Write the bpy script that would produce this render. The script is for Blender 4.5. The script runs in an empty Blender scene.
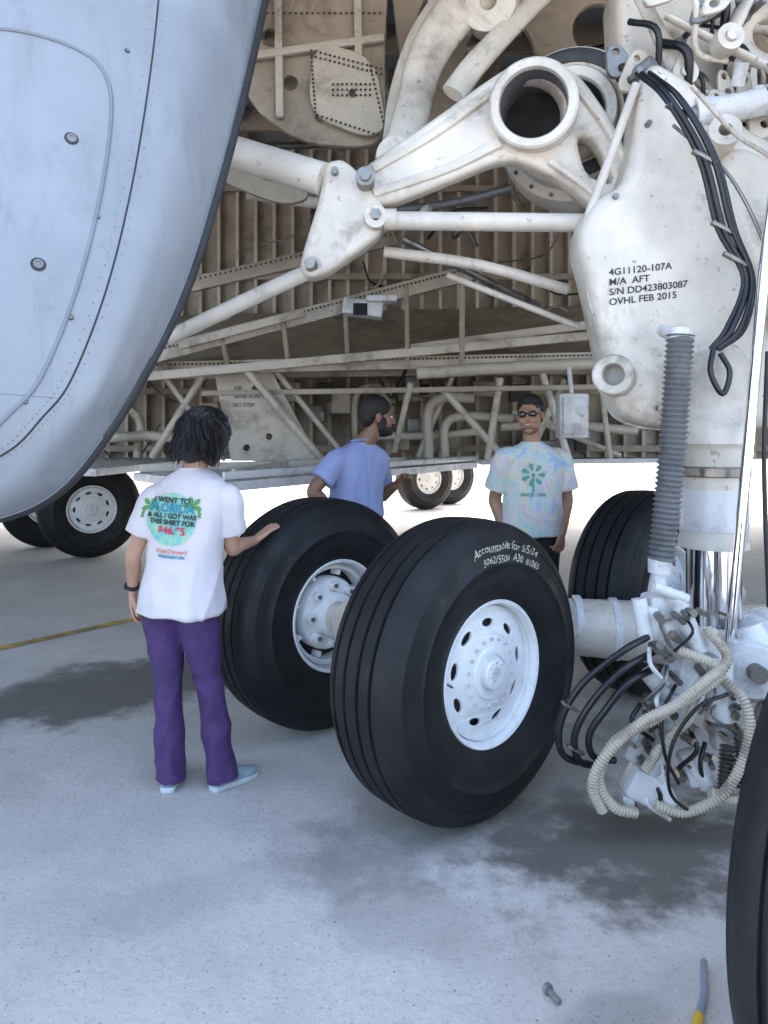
import bpy, bmesh, math, random
from mathutils import Vector, Matrix, noise
from mathutils.bvhtree import BVHTree
random.seed(7)
V = Vector
scene = bpy.context.scene
COL = scene.collection

# ------------------------------------------------------------------ materials
def _mix(nt, fac, a, b):
    m = nt.nodes.new('ShaderNodeMix'); m.data_type = 'RGBA'
    for sock, val in ((m.inputs[0], fac), (m.inputs[6], a), (m.inputs[7], b)):
        if isinstance(val, bpy.types.NodeSocket): nt.links.new(val, sock)
        elif isinstance(val, (int, float)): sock.default_value = val
        else: sock.default_value = (*val, 1)
    return m.outputs[2]
def _noise(nt, vec, scale, detail=5, rough=.55, dist=0):
    n = nt.nodes.new('ShaderNodeTexNoise'); nt.links.new(vec, n.inputs['Vector'])
    n.inputs['Scale'].default_value = scale; n.inputs['Detail'].default_value = detail
    n.inputs['Roughness'].default_value = rough; n.inputs['Distortion'].default_value = dist
    return n.outputs[0]
def _range(nt, val, a, b, c=0., d=1.):
    n = nt.nodes.new('ShaderNodeMapRange'); n.interpolation_type = 'SMOOTHSTEP'
    nt.links.new(val, n.inputs[0])
    for i, x in zip((1, 2, 3, 4), (a, b, c, d)): n.inputs[i].default_value = x
    return n.outputs[0]
def _scalevec(nt, vec, s):
    n = nt.nodes.new('ShaderNodeMapping'); nt.links.new(vec, n.inputs[0]); n.inputs['Scale'].default_value = s
    return n.outputs[0]
def newmat(name):
    m = bpy.data.materials.new(name); m.use_nodes = True
    nt = m.node_tree; b = nt.nodes['Principled BSDF']
    tc = nt.nodes.new('ShaderNodeTexCoord')
    return m, nt, b, tc.outputs['Object']
def pbr(name, col, rough=.5, metal=0., var=.08, vscale=4., dirt=None, damt=0., dscale=2.5, bump=0., bscale=60.,
        streak=False, coat=0., sss=0., lo=.48, hi=.68, sv=(5,5,.7)):
    m, nt, b, vec = newmat(name)
    n1 = _noise(nt, vec, vscale, 6)
    c = _mix(nt, _range(nt, n1, .3, .7), [x*(1-var) for x in col], [min(1, x*(1+var)) for x in col])
    if dirt:
        dv = _scalevec(nt, vec, sv) if streak else vec
        n2 = _noise(nt, dv, dscale, 9, .68, .4)
        c = _mix(nt, _range(nt, n2, lo, hi, 0, damt), c, dirt)
        n3 = _noise(nt, vec, dscale*9, 6, .7)
        c = _mix(nt, _range(nt, n3, .60, .69, 0, damt*.8), c, dirt)
    nt.links.new(c, b.inputs['Base Color'])
    nr = _noise(nt, vec, vscale*3, 4)
    nt.links.new(_range(nt, nr, .3, .7, max(0.03, rough-.1), min(1, rough+.1)), b.inputs['Roughness'])
    b.inputs['Metallic'].default_value = metal
    b.inputs['Coat Weight'].default_value = coat
    if sss:
        b.inputs['Subsurface Weight'].default_value = sss; b.inputs['Subsurface Scale'].default_value = .01
        b.inputs['Subsurface Radius'].default_value = (1, .3, .15)
    if bump:
        bn = nt.nodes.new('ShaderNodeBump'); bn.inputs['Strength'].default_value = bump; bn.inputs['Distance'].default_value = .01
        nt.links.new(_noise(nt, vec, bscale, 5), bn.inputs['Height']); nt.links.new(bn.outputs[0], b.inputs['Normal'])
    return m

M = {}
M['paint'] = pbr('gear_white_paint', (.60,.54,.455), .38, var=.13, dirt=(.10,.065,.038), damt=.75, dscale=2.3, bump=.14, bscale=18, lo=.51, hi=.75)
M['paint2'] = pbr('gear_clean_paint', (.64,.63,.61), .33, dirt=(.16,.135,.11), damt=.5, dscale=6, bump=.08, bscale=25)
M['bay'] = pbr('bay_primer', (.33,.270,.198), .5, var=.14, dirt=(.075,.050,.032), damt=.6, dscale=2.2, bump=.15, bscale=12)
M['bay2'] = pbr('bay_primer_light', (.50,.435,.345), .45, dirt=(.11,.075,.048), damt=.65, dscale=2.2, bump=.12, bscale=15)
M['baydark'] = pbr('bay_dark', (.06,.048,.038), .7, dirt=(.015,.015,.015), damt=.7, dscale=2)
M['hull'] = pbr('hull_paint', (.42,.43,.45), .45, dirt=(.3,.3,.3), damt=.25, dscale=.8)
M['door'] = pbr('door_paint', (.255,.277,.298), .40, var=.08, vscale=2, dirt=(.17,.185,.20), damt=.5, dscale=1.5, bump=.05, bscale=6, streak=True)
M['seal'] = pbr('rubber_seal', (.022,.023,.025), .6)
M['black'] = pbr('black_hose', (.008,.008,.009), .38)
M['dark'] = pbr('dark_void', (.012,.011,.010), .8)
M['steel'] = pbr('steel', (.24,.225,.20), .38, metal=.85, dirt=(.05,.038,.028), damt=.6, dscale=14)
M['greymetal'] = pbr('grey_flex', (.22,.22,.215), .45, metal=.4, dirt=(.08,.07,.06), damt=.5, dscale=10)
M['chrome'] = pbr('chrome', (.86,.86,.87), .05, metal=1., var=.02)
M['hose'] = pbr('beige_hose', (.50,.44,.34), .55, dirt=(.14,.10,.07), damt=.6, dscale=9)
M['wheelpaint'] = pbr('wheel_paint', (.74,.745,.735), .4, dirt=(.36,.34,.31), damt=.25, dscale=9)
M['ink'] = pbr('stencil_ink', (.02,.02,.025), .6)
M['chalk'] = pbr('paint_marker', (.44,.42,.33), .7, var=.3, vscale=60)
M['red'] = pbr('red_tube', (.36,.02,.015), .4)
M['yellow'] = pbr('yellow_paint', (.58,.35,.03), .7, dirt=(.2,.17,.1), damt=.8, dscale=6, lo=.42, hi=.6)
M['joint'] = pbr('joint_sealant', (.20,.20,.19), .8)

# rubber
m, nt, b, vec = newmat('tyre_rubber'); M['rubber'] = m
c = _mix(nt, _range(nt, _noise(nt, vec, 5, 6), .35, .7), (.007,.007,.0075), (.013,.0135,.0145))
c = _mix(nt, _range(nt, _noise(nt, vec, 2.2, 9, .7, .6), .50, .74, 0, .5), c, (.034,.032,.030))
c = _mix(nt, _range(nt, _noise(nt, _scalevec(nt, vec, (1,6,1)), 14, 7, .7), .58, .72, 0, .4), c, (.05,.047,.043))
nt.links.new(c, b.inputs['Base Color'])
nt.links.new(_range(nt, _noise(nt, vec, 7, 5), .3, .7, .46, .66), b.inputs['Roughness'])
b.inputs['Specular IOR Level'].default_value = .30
bn = nt.nodes.new('ShaderNodeBump'); bn.inputs['Strength'].default_value = .2; bn.inputs['Distance'].default_value = .004
nt.links.new(_noise(nt, vec, 90, 4), bn.inputs['Height']); nt.links.new(bn.outputs[0], b.inputs['Normal'])

# concrete
m, nt, b, vec = newmat('concrete_apron'); M['concrete'] = m
c = _mix(nt, _range(nt, _noise(nt, vec, .7, 8, .6, .3), .3, .7), (.50,.475,.44), (.62,.595,.555))
c = _mix(nt, _range(nt, _noise(nt, vec, 2.6, 9, .68), .44, .68, 0, .5), c, (.43,.41,.38))
c = _mix(nt, _range(nt, _noise(nt, vec, 30, 7, .78), .46, .64, 0, .32), c, (.34,.325,.30))
c = _mix(nt, _range(nt, _noise(nt, vec, 80, 4, .65), .62, .67, 0, .85), c, (.10,.095,.085))
c = _mix(nt, _range(nt, _noise(nt, vec, 140, 3, .65), .66, .71, 0, .6), c, (.14,.135,.125))
c = _mix(nt, _range(nt, _noise(nt, vec, 62, 3, .6), .66, .72, 0, .6), c, (.74,.72,.69))
def stain(c, cx, cy, rx, ry, ang, amt, colr, soft=.5, ns=2.2):
    mp = nt.nodes.new('ShaderNodeMapping'); mp.vector_type = 'TEXTURE'
    nt.links.new(vec, mp.inputs[0]); mp.inputs['Location'].default_value = (cx, cy, 0)
    mp.inputs['Rotation'].default_value = (0, 0, ang); mp.inputs['Scale'].default_value = (rx, ry, 1)
    ln = nt.nodes.new('ShaderNodeVectorMath'); ln.operation = 'LENGTH'; nt.links.new(mp.outputs[0], ln.inputs[0])
    ad = nt.nodes.new('ShaderNodeMath'); ad.operation = 'ADD'
    nt.links.new(ln.outputs['Value'], ad.inputs[0])
    nt.links.new(_range(nt, _noise(nt, vec, ns, 8, .65), .2, .8, -.5, .5), ad.inputs[1])
    return _mix(nt, _range(nt, ad.outputs[0], 1-soft, 1.1, amt, 0), c, colr)
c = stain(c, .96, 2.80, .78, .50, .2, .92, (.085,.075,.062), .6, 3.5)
c = stain(c, .45, 3.3, 1.2, .5, .7, .55, (.17,.16,.145))
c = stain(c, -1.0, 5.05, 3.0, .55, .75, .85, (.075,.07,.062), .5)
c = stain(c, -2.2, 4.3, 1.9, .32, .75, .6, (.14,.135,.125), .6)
c = stain(c, .1, 2.35, .3, .22, 0, .3, (.20,.19,.175))
c = stain(c, .6, 1.95, .22, .12, .4, .4, (.18,.17,.155))
c = stain(c, -.6, 2.5, .5, .16, .5, .25, (.22,.21,.20))
nt.links.new(c, b.inputs['Base Color']); b.inputs['Roughness'].default_value = .85
bn = nt.nodes.new('ShaderNodeBump'); bn.inputs['Strength'].default_value = .6; bn.inputs['Distance'].default_value = .014
nt.links.new(_noise(nt, vec, 50, 7, .75), bn.inputs['Height']); nt.links.new(bn.outputs[0], b.inputs['Normal'])

# ------------------------------------------------------------------ mesh helpers
def obj(name, vf, mat, parent=None, smooth=True, angle=40, local=False):
    me = bpy.data.meshes.new(name)
    me.from_pydata([tuple(v) for v in vf[0]], [], vf[1]); me.update()
    return objm(name, me, mat, parent, smooth, angle, local)
def objm(name, me, mat, parent=None, smooth=True, angle=40, local=False):
    me.materials.clear(); me.materials.append(mat)
    o = bpy.data.objects.new(name, me); COL.objects.link(o)
    if smooth:
        me.polygons.foreach_set('use_smooth', [True]*len(me.polygons))
        try: me.set_sharp_from_angle(angle=math.radians(angle))
        except Exception: pass
    if parent:
        o.parent = parent
        if not local: o.matrix_parent_inverse = Matrix.Translation(-parent.location)
    return o
def group(name, loc=(0,0,0), rotz=0):
    e = bpy.data.objects.new(name, None); e.empty_display_size = .2
    e.location = loc; e.rotation_euler = (0, 0, rotz); COL.objects.link(e); return e
def join(parts):
    vs, fs = [], []
    for v, f in parts:
        k = len(vs); vs += list(v); fs += [tuple(i+k for i in q) for q in f]
    return vs, fs
def catmull(pts, rad=None, k=6):
    P = [V(p) for p in pts]; n = len(P); out = []; ro = []
    if rad is None: rad = [0]*n
    for i in range(n-1):
        p0 = P[i-1] if i else P[0]*2-P[1]; p1 = P[i]; p2 = P[i+1]; p3 = P[i+2] if i+2 < n else P[-1]*2-P[-2]
        for j in range(k):
            t = j/k
            out.append(.5*((2*p1)+(p2-p0)*t+(2*p0-5*p1+4*p2-p3)*t*t+(3*p1-p0-3*p2+p3)*t**3))
            ro.append(rad[i]*(1-t)+rad[i+1]*t)
    out.append(P[-1]); ro.append(rad[-1]); return out, ro
def sweep(pts, rad, n=12, caps=True, flat=1., upv=None):
    P = [V(p) for p in pts]
    if not isinstance(rad, (list, tuple)): rad = [rad]*len(P)
    T = []
    for i in range(len(P)):
        a = P[max(0, i-1)]; b2 = P[min(len(P)-1, i+1)]; d = b2-a
        T.append(d.normalized() if d.length > 1e-9 else V((0,0,1)))
    u = upv if upv else (V((0,0,1)) if abs(T[0].z) < .9 else V((0,1,0)))
    X = T[0].cross(V(u)).normalized(); vs = []; fs = []
    for i, p in enumerate(P):
        if i: X = (X - T[i]*X.dot(T[i])).normalized()
        Y = T[i].cross(X)
        for j in range(n):
            a = 2*math.pi*j/n
            vs.append(p + (X*math.cos(a) + Y*math.sin(a)*flat)*rad[i])
    for i in range(len(P)-1):
        for j in range(n):
            k = (j+1) % n; fs.append((i*n+j, i*n+k, (i+1)*n+k, (i+1)*n+j))
    if caps:
        fs.append(tuple(range(n-1, -1, -1))); fs.append(tuple((len(P)-1)*n+j for j in range(n)))
    return vs, fs
def resample(P, step):
    out = [P[0].copy()]; acc = 0.
    for a, b2 in zip(P, P[1:]):
        L = (b2-a).length
        if L < 1e-9: continue
        t = step-acc
        while t <= L: out.append(a+(b2-a)*(t/L)); t += step
        acc = L-(t-step)
    return out
def ribbed(pts, r, pitch=.016, amp=.14, n=14):
    P = resample(catmull(pts, k=14)[0], pitch/4)
    return sweep(P, [r*(1+amp*math.cos(i*math.pi/2)) for i in range(len(P))], n)
def pipe(name, pts, r, mat, par, k=6, n=12, flat=1.):
    if len(pts) > 2 and k: P, _ = catmull(pts, k=k)
    else: P = pts
    return obj(name, sweep(P, r, n, flat=flat), mat, par, angle=50)
def axisframe(d):
    d = V(d).normalized(); u = V((0,0,1)) if abs(d.z) < .95 else V((1,0,0))
    x = u.cross(d).normalized(); y = d.cross(x)
    return Matrix((x, y, d)).transposed()
def lathe(prof, n=48, origin=(0,0,0), axis=(0,0,1), closed=False):
    F = axisframe(axis); o = V(origin); vs = []; fs = []; m_ = len(prof)
    for r, h in prof:
        for j in range(n):
            a = 2*math.pi*j/n; vs.append(o+F@V((r*math.cos(a), r*math.sin(a), h)))
    for i in range(m_ if closed else m_-1):
        i2 = (i+1) % m_
        for j in range(n):
            k = (j+1) % n; fs.append((i*n+j, i*n+k, i2*n+k, i2*n+j))
    return vs, fs
def cyl(p0, p1, r, r1=None, n=20):
    return sweep([V(p0), V(p1)], [r, r if r1 is None else r1], n)
def ball(c, r, R=None, seg=20, rings=12):
    c = V(c); r = V((r, r, r)) if isinstance(r, (int, float)) else V(r); vs = []; fs = []
    for i in range(1, rings):
        t = math.pi*i/rings
        for j in range(seg):
            a = 2*math.pi*j/seg
            p = V((r.x*math.sin(t)*math.cos(a), r.y*math.sin(t)*math.sin(a), r.z*math.cos(t)))
            vs.append(c+(R@p if R else p))
    top = len(vs); p = V((0,0,r.z)); vs.append(c+(R@p if R else p)); vs.append(c-(R@p if R else p))
    for i in range(rings-2):
        for j in range(seg):
            k = (j+1) % seg; fs.append((i*seg+j, (i+1)*seg+j, (i+1)*seg+k, i*seg+k))
    for j in range(seg):
        k = (j+1) % seg; fs.append((top, j, k)); b0 = (rings-2)*seg; fs.append((top+1, b0+k, b0+j))
    return vs, fs
def box(c, s, R=None, bev=0.):
    bm = bmesh.new(); bmesh.ops.create_cube(bm, size=1)
    for v in bm.verts: v.co = V((v.co.x*s[0], v.co.y*s[1], v.co.z*s[2]))
    if bev: bmesh.ops.bevel(bm, geom=list(bm.edges), offset=bev, segments=2, affect='EDGES', profile=.5)
    vs = [V(c)+(R@v.co if R else v.co.copy()) for v in bm.verts]; bm.verts.index_update()
    fs = [tuple(v.index for v in f.verts) for f in bm.faces]; bm.free(); return vs, fs
def beam(p0, p1, w, h, bev=.006):
    p0 = V(p0); p1 = V(p1); d = p1-p0; F = axisframe(d)
    return box((p0+p1)/2, (w, h, d.length), F, bev)
def chaikin(pts, it=2):
    for _ in range(it):
        o = []
        for i in range(len(pts)):
            a = pts[i]; b2 = pts[(i+1) % len(pts)]
            o.append((a[0]*.8+b2[0]*.2, a[1]*.8+b2[1]*.2)); o.append((a[0]*.2+b2[0]*.8, a[1]*.2+b2[1]*.8))
        pts = o
    return pts
def circ(cx, cy, r, n=28, ry=None, a0=0):
    ry = ry or r; o = []
    for i in range(n):
        a = 2*math.pi*i/n; x = r*math.cos(a); y = ry*math.sin(a)
        o.append((cx+x*math.cos(a0)-y*math.sin(a0), cy+x*math.sin(a0)+y*math.cos(a0)))
    return o
def curve2mesh(cu):
    o = bpy.data.objects.new('tmp', cu); COL.objects.link(o)
    dg = bpy.context.evaluated_depsgraph_get(); me = bpy.data.meshes.new_from_object(o.evaluated_get(dg))
    bpy.data.objects.remove(o); return me
def plate(outer, holes, th, bev, fn):
    """flat shape with holes, thickness th; fn maps (x,y,z_normal)->world"""
    cu = bpy.data.curves.new('tmpc', 'CURVE'); cu.dimensions = '2D'; cu.fill_mode = 'BOTH'
    cu.extrude = max(.0005, th/2-bev); cu.bevel_depth = bev; cu.bevel_resolution = 2; cu.offset = -bev
    for loop in [outer]+list(holes):
        s = cu.splines.new('POLY'); s.points.add(len(loop)-1); s.use_cyclic_u = True
        for p, q in zip(s.points, loop): p.co = (q[0], q[1], 0, 1)
    me = curve2mesh(cu)
    vs = [V(fn(*v.co)) for v in me.vertices]; fs = [tuple(p.vertices) for p in me.polygons]
    bpy.data.meshes.remove(me); return vs, fs
def facing(y0, kx=0., x0=0., kz=0., z0=0.):
    """plate in the xz plane, normal towards -y, optionally raked in depth"""
    return lambda x, z, n: (x, y0-n+kx*(x-x0)+kz*(z-z0), z)
def textmesh(s, size, align='CENTER', bold=0.):
    cu = bpy.data.curves.new('tmpt', 'FONT'); cu.body = s; cu.size = size; cu.align_x = align; cu.align_y = 'CENTER'; cu.offset = bold
    me = curve2mesh(cu); vs = [v.co.copy() for v in me.vertices]; fs = [tuple(p.vertices) for p in me.polygons]
    bpy.data.meshes.remove(me); return vs, fs
def remesh(vf, voxel, smooth=4):
    me = bpy.data.meshes.new('t'); me.from_pydata([tuple(v) for v in vf[0]], [], vf[1]); me.update()
    o = bpy.data.objects.new('t', me); COL.objects.link(o)
    r = o.modifiers.new('r', 'REMESH'); r.mode = 'VOXEL'; r.voxel_size = voxel
    if smooth:
        s = o.modifiers.new('s', 'SMOOTH'); s.factor = .5; s.iterations = smooth
    dg = bpy.context.evaluated_depsgraph_get(); m2 = bpy.data.meshes.new_from_object(o.evaluated_get(dg))
    bpy.data.objects.remove(o); bpy.data.meshes.remove(me); return m2
def rivets(pts, nrm, r=.006):
    n = V(nrm).normalized(); F = axisframe(n); vs = []; fs = []
    for p in pts:
        p = V(p); k = len(vs)
        for j in range(6):
            a = j*math.pi/3; vs.append(p+F@V((r*math.cos(a), r*math.sin(a), 0)))
        for j in range(6):
            a = j*math.pi/3; vs.append(p+F@V((.6*r*math.cos(a), .6*r*math.sin(a), r*.5)))
        fs.append(tuple(k+6+j for j in range(6)))
        for j in range(6): fs.append((k+j, k+(j+1) % 6, k+6+(j+1) % 6, k+6+j))
    return vs, fs

# ------------------------------------------------------------------ ground
S = 600
obj('ground', ([(-S,-S,0),(S,-S,0),(S,S,0),(-S,S,0)], [(0,1,2,3)]), M['concrete'], smooth=False)
def strip(name, c, d, L, w, z, mat):
    c = V(c); d = V(d); s = V((-d.y, d.x, 0)); a = c-d*L; b2 = c+d*L
    vs = [a-s*w, b2-s*w, b2+s*w, a+s*w]
    return [V((v.x, v.y, z)) for v in vs], [(0,1,2,3)]
TL = V((.64,.77,0)).normalized()
obj('painted_line', strip('', (-2.14,6.0,0), TL, 40, .05, .004, 0), M['yellow'], smooth=False)
js = []
SL = V((-TL.y, TL.x, 0))
for k in (-4,-3,-2,1,2,3):
    js.append(strip('', V((-2.0,6.3,0))+SL*-6.1*k, TL, 60, .008, .004, 0))
obj('expansion_joint', join(js), M['joint'], smooth=False)

# ------------------------------------------------------------------ fuselage with wheel bay
fus = group('aircraft_fuselage', (0, 9, 5))
prof = [(2.7,4.35),(2.6,4.8),(2.9,6),(3.7,7.6),(5.2,9),(7.2,9.9),(9.5,10.1),(12,9.4),(14,7.9),(15,6),(15.2,4),(14.4,2.2),(13,1.35),(8.9,1.22),(8.6,1.22),(8.6,4.9),(5.2,4.95),(4.9,4.75)]
x0, x1 = -16, 18; n = len(prof)
vs = [(x0, y, z) for y, z in prof]+[(x1, y, z) for y, z in prof]
fs = [(i, (i+1) % n, n+(i+1) % n, n+i) for i in range(n)]+[tuple(range(n-1,-1,-1)), tuple(range(n, 2*n))]
obj('hull_skin', (vs, fs), M['hull'], fus, angle=30)
obj('lower_fairing', join([box((-11.2,6,3.05),(9.0,5.8,3.5),None,.3), box((12.2,6,3.05),(10,5.8,3.5),None,.3)]), M['hull'], fus)
parts = [box((0,8.55,3.07),(13.2,.06,3.66))]
obj('bay_wall', join(parts), M['bay'], fus, smooth=False)
parts = []
for i in range(62):
    x = -6.3+i*.21
    parts.append(box((x,8.47,3.0),(.018,.11,3.5))); parts.append(box((x+.012,8.41,3.0),(.034,.010,3.5)))
obj('bay_ribs', join(parts), M['bay2'], fus, smooth=False)
parts = []
for z in (1.35, 2.0, 3.30, 4.3):
    parts.append(box((0,8.39,z),(13,.03,.07)))
obj('bay_stringers', join(parts), M['bay'], fus, smooth=False)
parts = []
for y in (5.3,6.1,6.9,7.7):
    parts.append(box((0,y,4.78),(13,.06,.22)))
for i in range(26):
    parts.append(box((-6+i*.5,6.8,4.83),(.05,3.4,.14)))
obj('bay_ceiling_frames', join(parts), M['bay'], fus, smooth=False)
# sloping shelf with stiffeners across the bay
def quad_slab(a, b2, c_, d, th):
    a, b2, c_, d = map(V, (a, b2, c_, d)); nn = (b2-a).cross(d-a).normalized()*th
    vs = [a,b2,c_,d,a+nn,b2+nn,c_+nn,d+nn]
    return vs, [(0,1,2,3),(7,6,5,4),(0,4,5,1),(1,5,6,2),(2,6,7,3),(3,7,4,0)]
obj('bay_shelf', quad_slab((-3.4,6.9,2.12),(2.9,7.1,2.28),(2.9,8.35,2.95),(-3.4,8.35,2.80),.03), M['bay'], fus, smooth=False)
sh_ = []
for i in range(26):
    t = i/25; a = V((-3.4,6.9,2.10)).lerp(V((2.9,7.1,2.26)), t); b2 = V((-3.4,8.35,2.78)).lerp(V((2.9,8.35,2.93)), t)
    sh_.append(beam(a+V((0,0,-.03)), b2+V((0,0,-.03)), .03, .06, .004))
obj('shelf_stiffeners', join(sh_), M['bay2'], fus)

def B(name, p0, p1, w, h, mat='bay2'): obj(name, beam(p0, p1, w, h), M[mat], fus)
B('beam',(-3.4,6.86,2.10),(2.9,7.06,2.26),.10,.12)
B('beam',(-2.3,6.6,2.16),(.9,6.9,3.05),.10,.14); B('beam',(-2.4,6.3,2.62),(.1,6.4,3.22),.06,.12,'bay')
B('beam',(-2.4,6.7,2.02),(2.6,6.9,2.50),.07,.08,'bay2')
B('beam',(-3.2,7.9,2.12),(2.9,7.9,2.20),.2,.07,'bay2')
B('beam',(-1.8,6.5,2.30),(-.7,6.55,2.60),.05,.07,'bay2'); B('beam',(.25,6.9,2.32),(1.9,7.0,2.55),.05,.08)
B('beam',(-1.7,6.9,1.9),(2.8,7.0,1.98),.05,.05,'bay')
for x_ in (-2.0,-1.45,-.9,-.35,.2,.7): 
    z_ = 2.16+(x_+2.3)*.278
    B('web_post',(x_,6.62,z_-.02),(x_+.02,6.85,2.13+.02*x_),.04,.05,'bay')
rv = []
for t in range(60): rv.append(V((-2.4,6.22,2.62)).lerp(V((.1,6.32,3.22)), t/59)+V((0,.0,.02)))
for t in range(90): rv.append(V((-2.3,6.515,2.16)).lerp(V((.9,6.815,3.05)), t/89)+V((0,.01,.03)))
for t in range(160): rv.append(V((-3.4,6.80,2.10)).lerp(V((2.9,7.0,2.26)), t/159)+V((0,-.005,.03)))
obj('beam_rivets', rivets(rv,(0,-1,0),.011), M['baydark'], fus)
pn = plate([(-1.62,2.18),(-1.10,2.18),(-.58,1.28),(-1.38,1.28)], [circ(-1.2,1.95,.035),circ(-1.05,1.5,.03),circ(-1.25,1.4,.03)], .03,.004, facing(6.7,0,0,.35,1.3))
obj('access_panel', pn, M['bay2'], fus)
tx = []
for i, s in enumerate(['AIR','NOSE POSITION','NO STEP']):
    v, f = textmesh(s,.05,'LEFT'); tx.append(([V((-1.40+p.x, 6.7-.03+.35*(1.95-.08*i+p.y-1.3), 1.95-.08*i+p.y)) for p in v], f))
obj('stencil', join(tx), M['ink'], fus, smooth=False)
for (a, b2) in [((-1.3,6.8,2.15),(-.55,6.7,1.28)),((-1.05,7.0,2.15),(-.35,7.0,1.28)),((-2.1,7.0,2.1),(-1.5,7.0,1.28)),((-2.2,7.0,1.3),(-1.7,7.0,2.1)),
                ((.55,7.0,1.95),(1.15,7.0,1.28)),((1.1,7.0,2.05),(.98,7.0,1.28)),((1.5,7.0,2.1),(1.75,7.0,1.28)),((1.75,7.2,2.05),(1.4,7.2,1.28)),
                ((.7,7.6,2.1),(.35,7.6,1.28)),((2.1,7.2,2.1),(2.2,7.2,1.28)),((1.3,7.5,1.75),(2.4,7.5,1.3)),((.1,7.2,1.35),(.25,6.9,2.0))]:
    obj('truss_tube', cyl(a, b2, .035 if random.random() < .5 else .028, n=12), M['bay2' if random.random() < .6 else 'paint'], fus)
for pts, r in [([(.3,6.8,2.08),(1.2,6.85,2.14),(2.4,6.9,2.20)],.055), ([(.45,7.4,1.28),(.45,7.4,1.75),(.6,7.4,1.88),(.9,7.4,1.88)],.05),
               ([(.62,7.5,1.28),(.62,7.5,1.6),(.8,7.5,1.7),(1.3,7.5,1.68)],.045), ([(-.2,7.6,1.5),(.5,7.6,1.5),(1.0,7.6,1.55)],.04),
               ([(1.2,7.6,1.6),(1.8,7.6,1.62),(2.6,7.6,1.55)],.05),([(-3.1,7.3,1.45),(-2.3,7.3,1.5),(-1.6,7.4,1.42)],.05),
               ([(-3.0,7.5,1.9),(-2.5,7.5,1.7),(-2.5,7.5,1.28)],.045),([(-.3,7.8,1.28),(-.3,7.8,1.9),(-.1,7.8,2.05)],.035),([(.05,7.9,1.3),(.05,7.9,2.0)],.04)]:
    pipe('duct', pts, r, M['bay2'], fus)
rr = random.Random(3)
for i in range(40):
    x = rr.uniform(-3.3,2.8); z = rr.uniform(1.4,2.05); y = rr.uniform(7.7,8.2)
    obj('equipment', box((x,y,z),(rr.uniform(.08,.26),.12,rr.uniform(.08,.26)),None,.015), M[rr.choice(['bay2','bay','greymetal','baydark'])], fus)
for i in range(20):
    x = rr.uniform(-3,2.6); z = rr.uniform(1.35,4.2); y = rr.uniform(7.6,8.3); d = rr.uniform(-.6,.6)
    pipe('wire', [(x,y,z),(x+d*.3,y,z-.2),(x+d,y,z-.15+rr.uniform(-.4,.2)),(x+d*1.6,y,z-.3)], rr.choice([.01,.014,.02]), M[rr.choice(['black','bay2','steel'])], fus, n=7)
# flood lamp housing, equipment box
obj('lamp_housing', join([box((-.18,6.35,2.60),(.34,.22,.14),Matrix.Rotation(.12,3,'Y'),.02), box((-.02,6.25,2.66),(.26,.2,.05),None,.01)]), M['paint2'], fus)
obj('lamp_glass', box((-.2,6.235,2.58),(.12,.012,.10),None,.004), M['dark'], fus)
obj('junction_box', join([box((1.60,6.3,1.68),(.25,.16,.38),None,.02), box((1.60,6.205,1.68),(.19,.012,.30),None,.004), cyl((1.60,6.3,1.85),(1.60,6.4,2.1),.02), cyl((1.67,6.20,1.68),(1.67,6.18,1.68),.012)]), M['paint2'], fus)
# open horizontal inner doors
def slab(pts, z, th):
    n = len(pts); vs = [(x,y,z) for x,y in pts]+[(x,y,z-th) for x,y in pts]
    return vs, [tuple(range(n)), tuple(range(2*n-1,n-1,-1))]+[(i,n+i,n+(i+1) % n,(i+1) % n) for i in range(n)]
obj('inner_door', slab([(-1.0,4.55),(.95,7.5),(.95,8.3),(-1.2,8.3),(-1.9,5.6)],1.235,.06), M['paint2'], fus, smooth=False)
obj('inner_door', slab([(-3.3,6.4),(-2.3,5.9),(-1.9,8.3),(-3.8,8.3)],1.25,.06), M['paint2'], fus, smooth=False)
obj('inner_door', slab([(1.0,7.6),(3.5,8.2),(3.5,8.5),(1.0,8.5)],1.25,.05), M['paint2'], fus, smooth=False)
dp = []
for i in range(10):
    t = i/9; a = V((-1.0,4.55,1.27)).lerp(V((.95,7.5,1.27)), t); dp.append(box(a+V((-.1,.1,0)),(.07,.07,.05),None,.01))
obj('door_hinges', join(dp), M['steel'], fus)
B('door_rail',(-1.0,4.6,1.275),(.95,7.52,1.275),.03,.05,'paint2')
B('door_brace',(-1.85,5.6,1.27),(.2,7.0,1.27),.03,.06,'paint')
B('door_brace',(-.6,8.1,1.27),(-1.0,4.9,1.27),.03,.06,'paint')

# near frame structure at top
def P2(name, outer, holes, th, bev, y, mat, kx=0, par=fus, it=2, x0=0): 
    return obj(name, plate(chaikin(outer,it), holes, th, bev, facing(y,kx,x0)), M[mat], par)
P2('frame_plate', [(-1.0,4.9),(.05,4.9),(.0,4.0),(.02,3.55),(-.08,3.42),(-.55,3.45),(-.95,3.75)], [circ(-.62,3.85,.05), circ(-.42,3.62,.03), circ(-.25,3.95,.045), circ(-.75,4.15,.06)], .05,.008, 4.9, 'bay')
P2('frame_plate', [(-.45,4.1),(-.06,3.98),(.02,3.52),(-.12,3.46),(-.5,3.62)], [circ(-.2,3.75,.03)], .03,.005, 4.82, 'bay2')
P2('frame_plate', [(-1.1,3.6),(-.6,3.35),(-.5,3.15),(-.7,3.1),(-1.2,3.3)], [circ(-.8,3.3,.03)], .05,.006, 5.1, 'bay')
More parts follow.
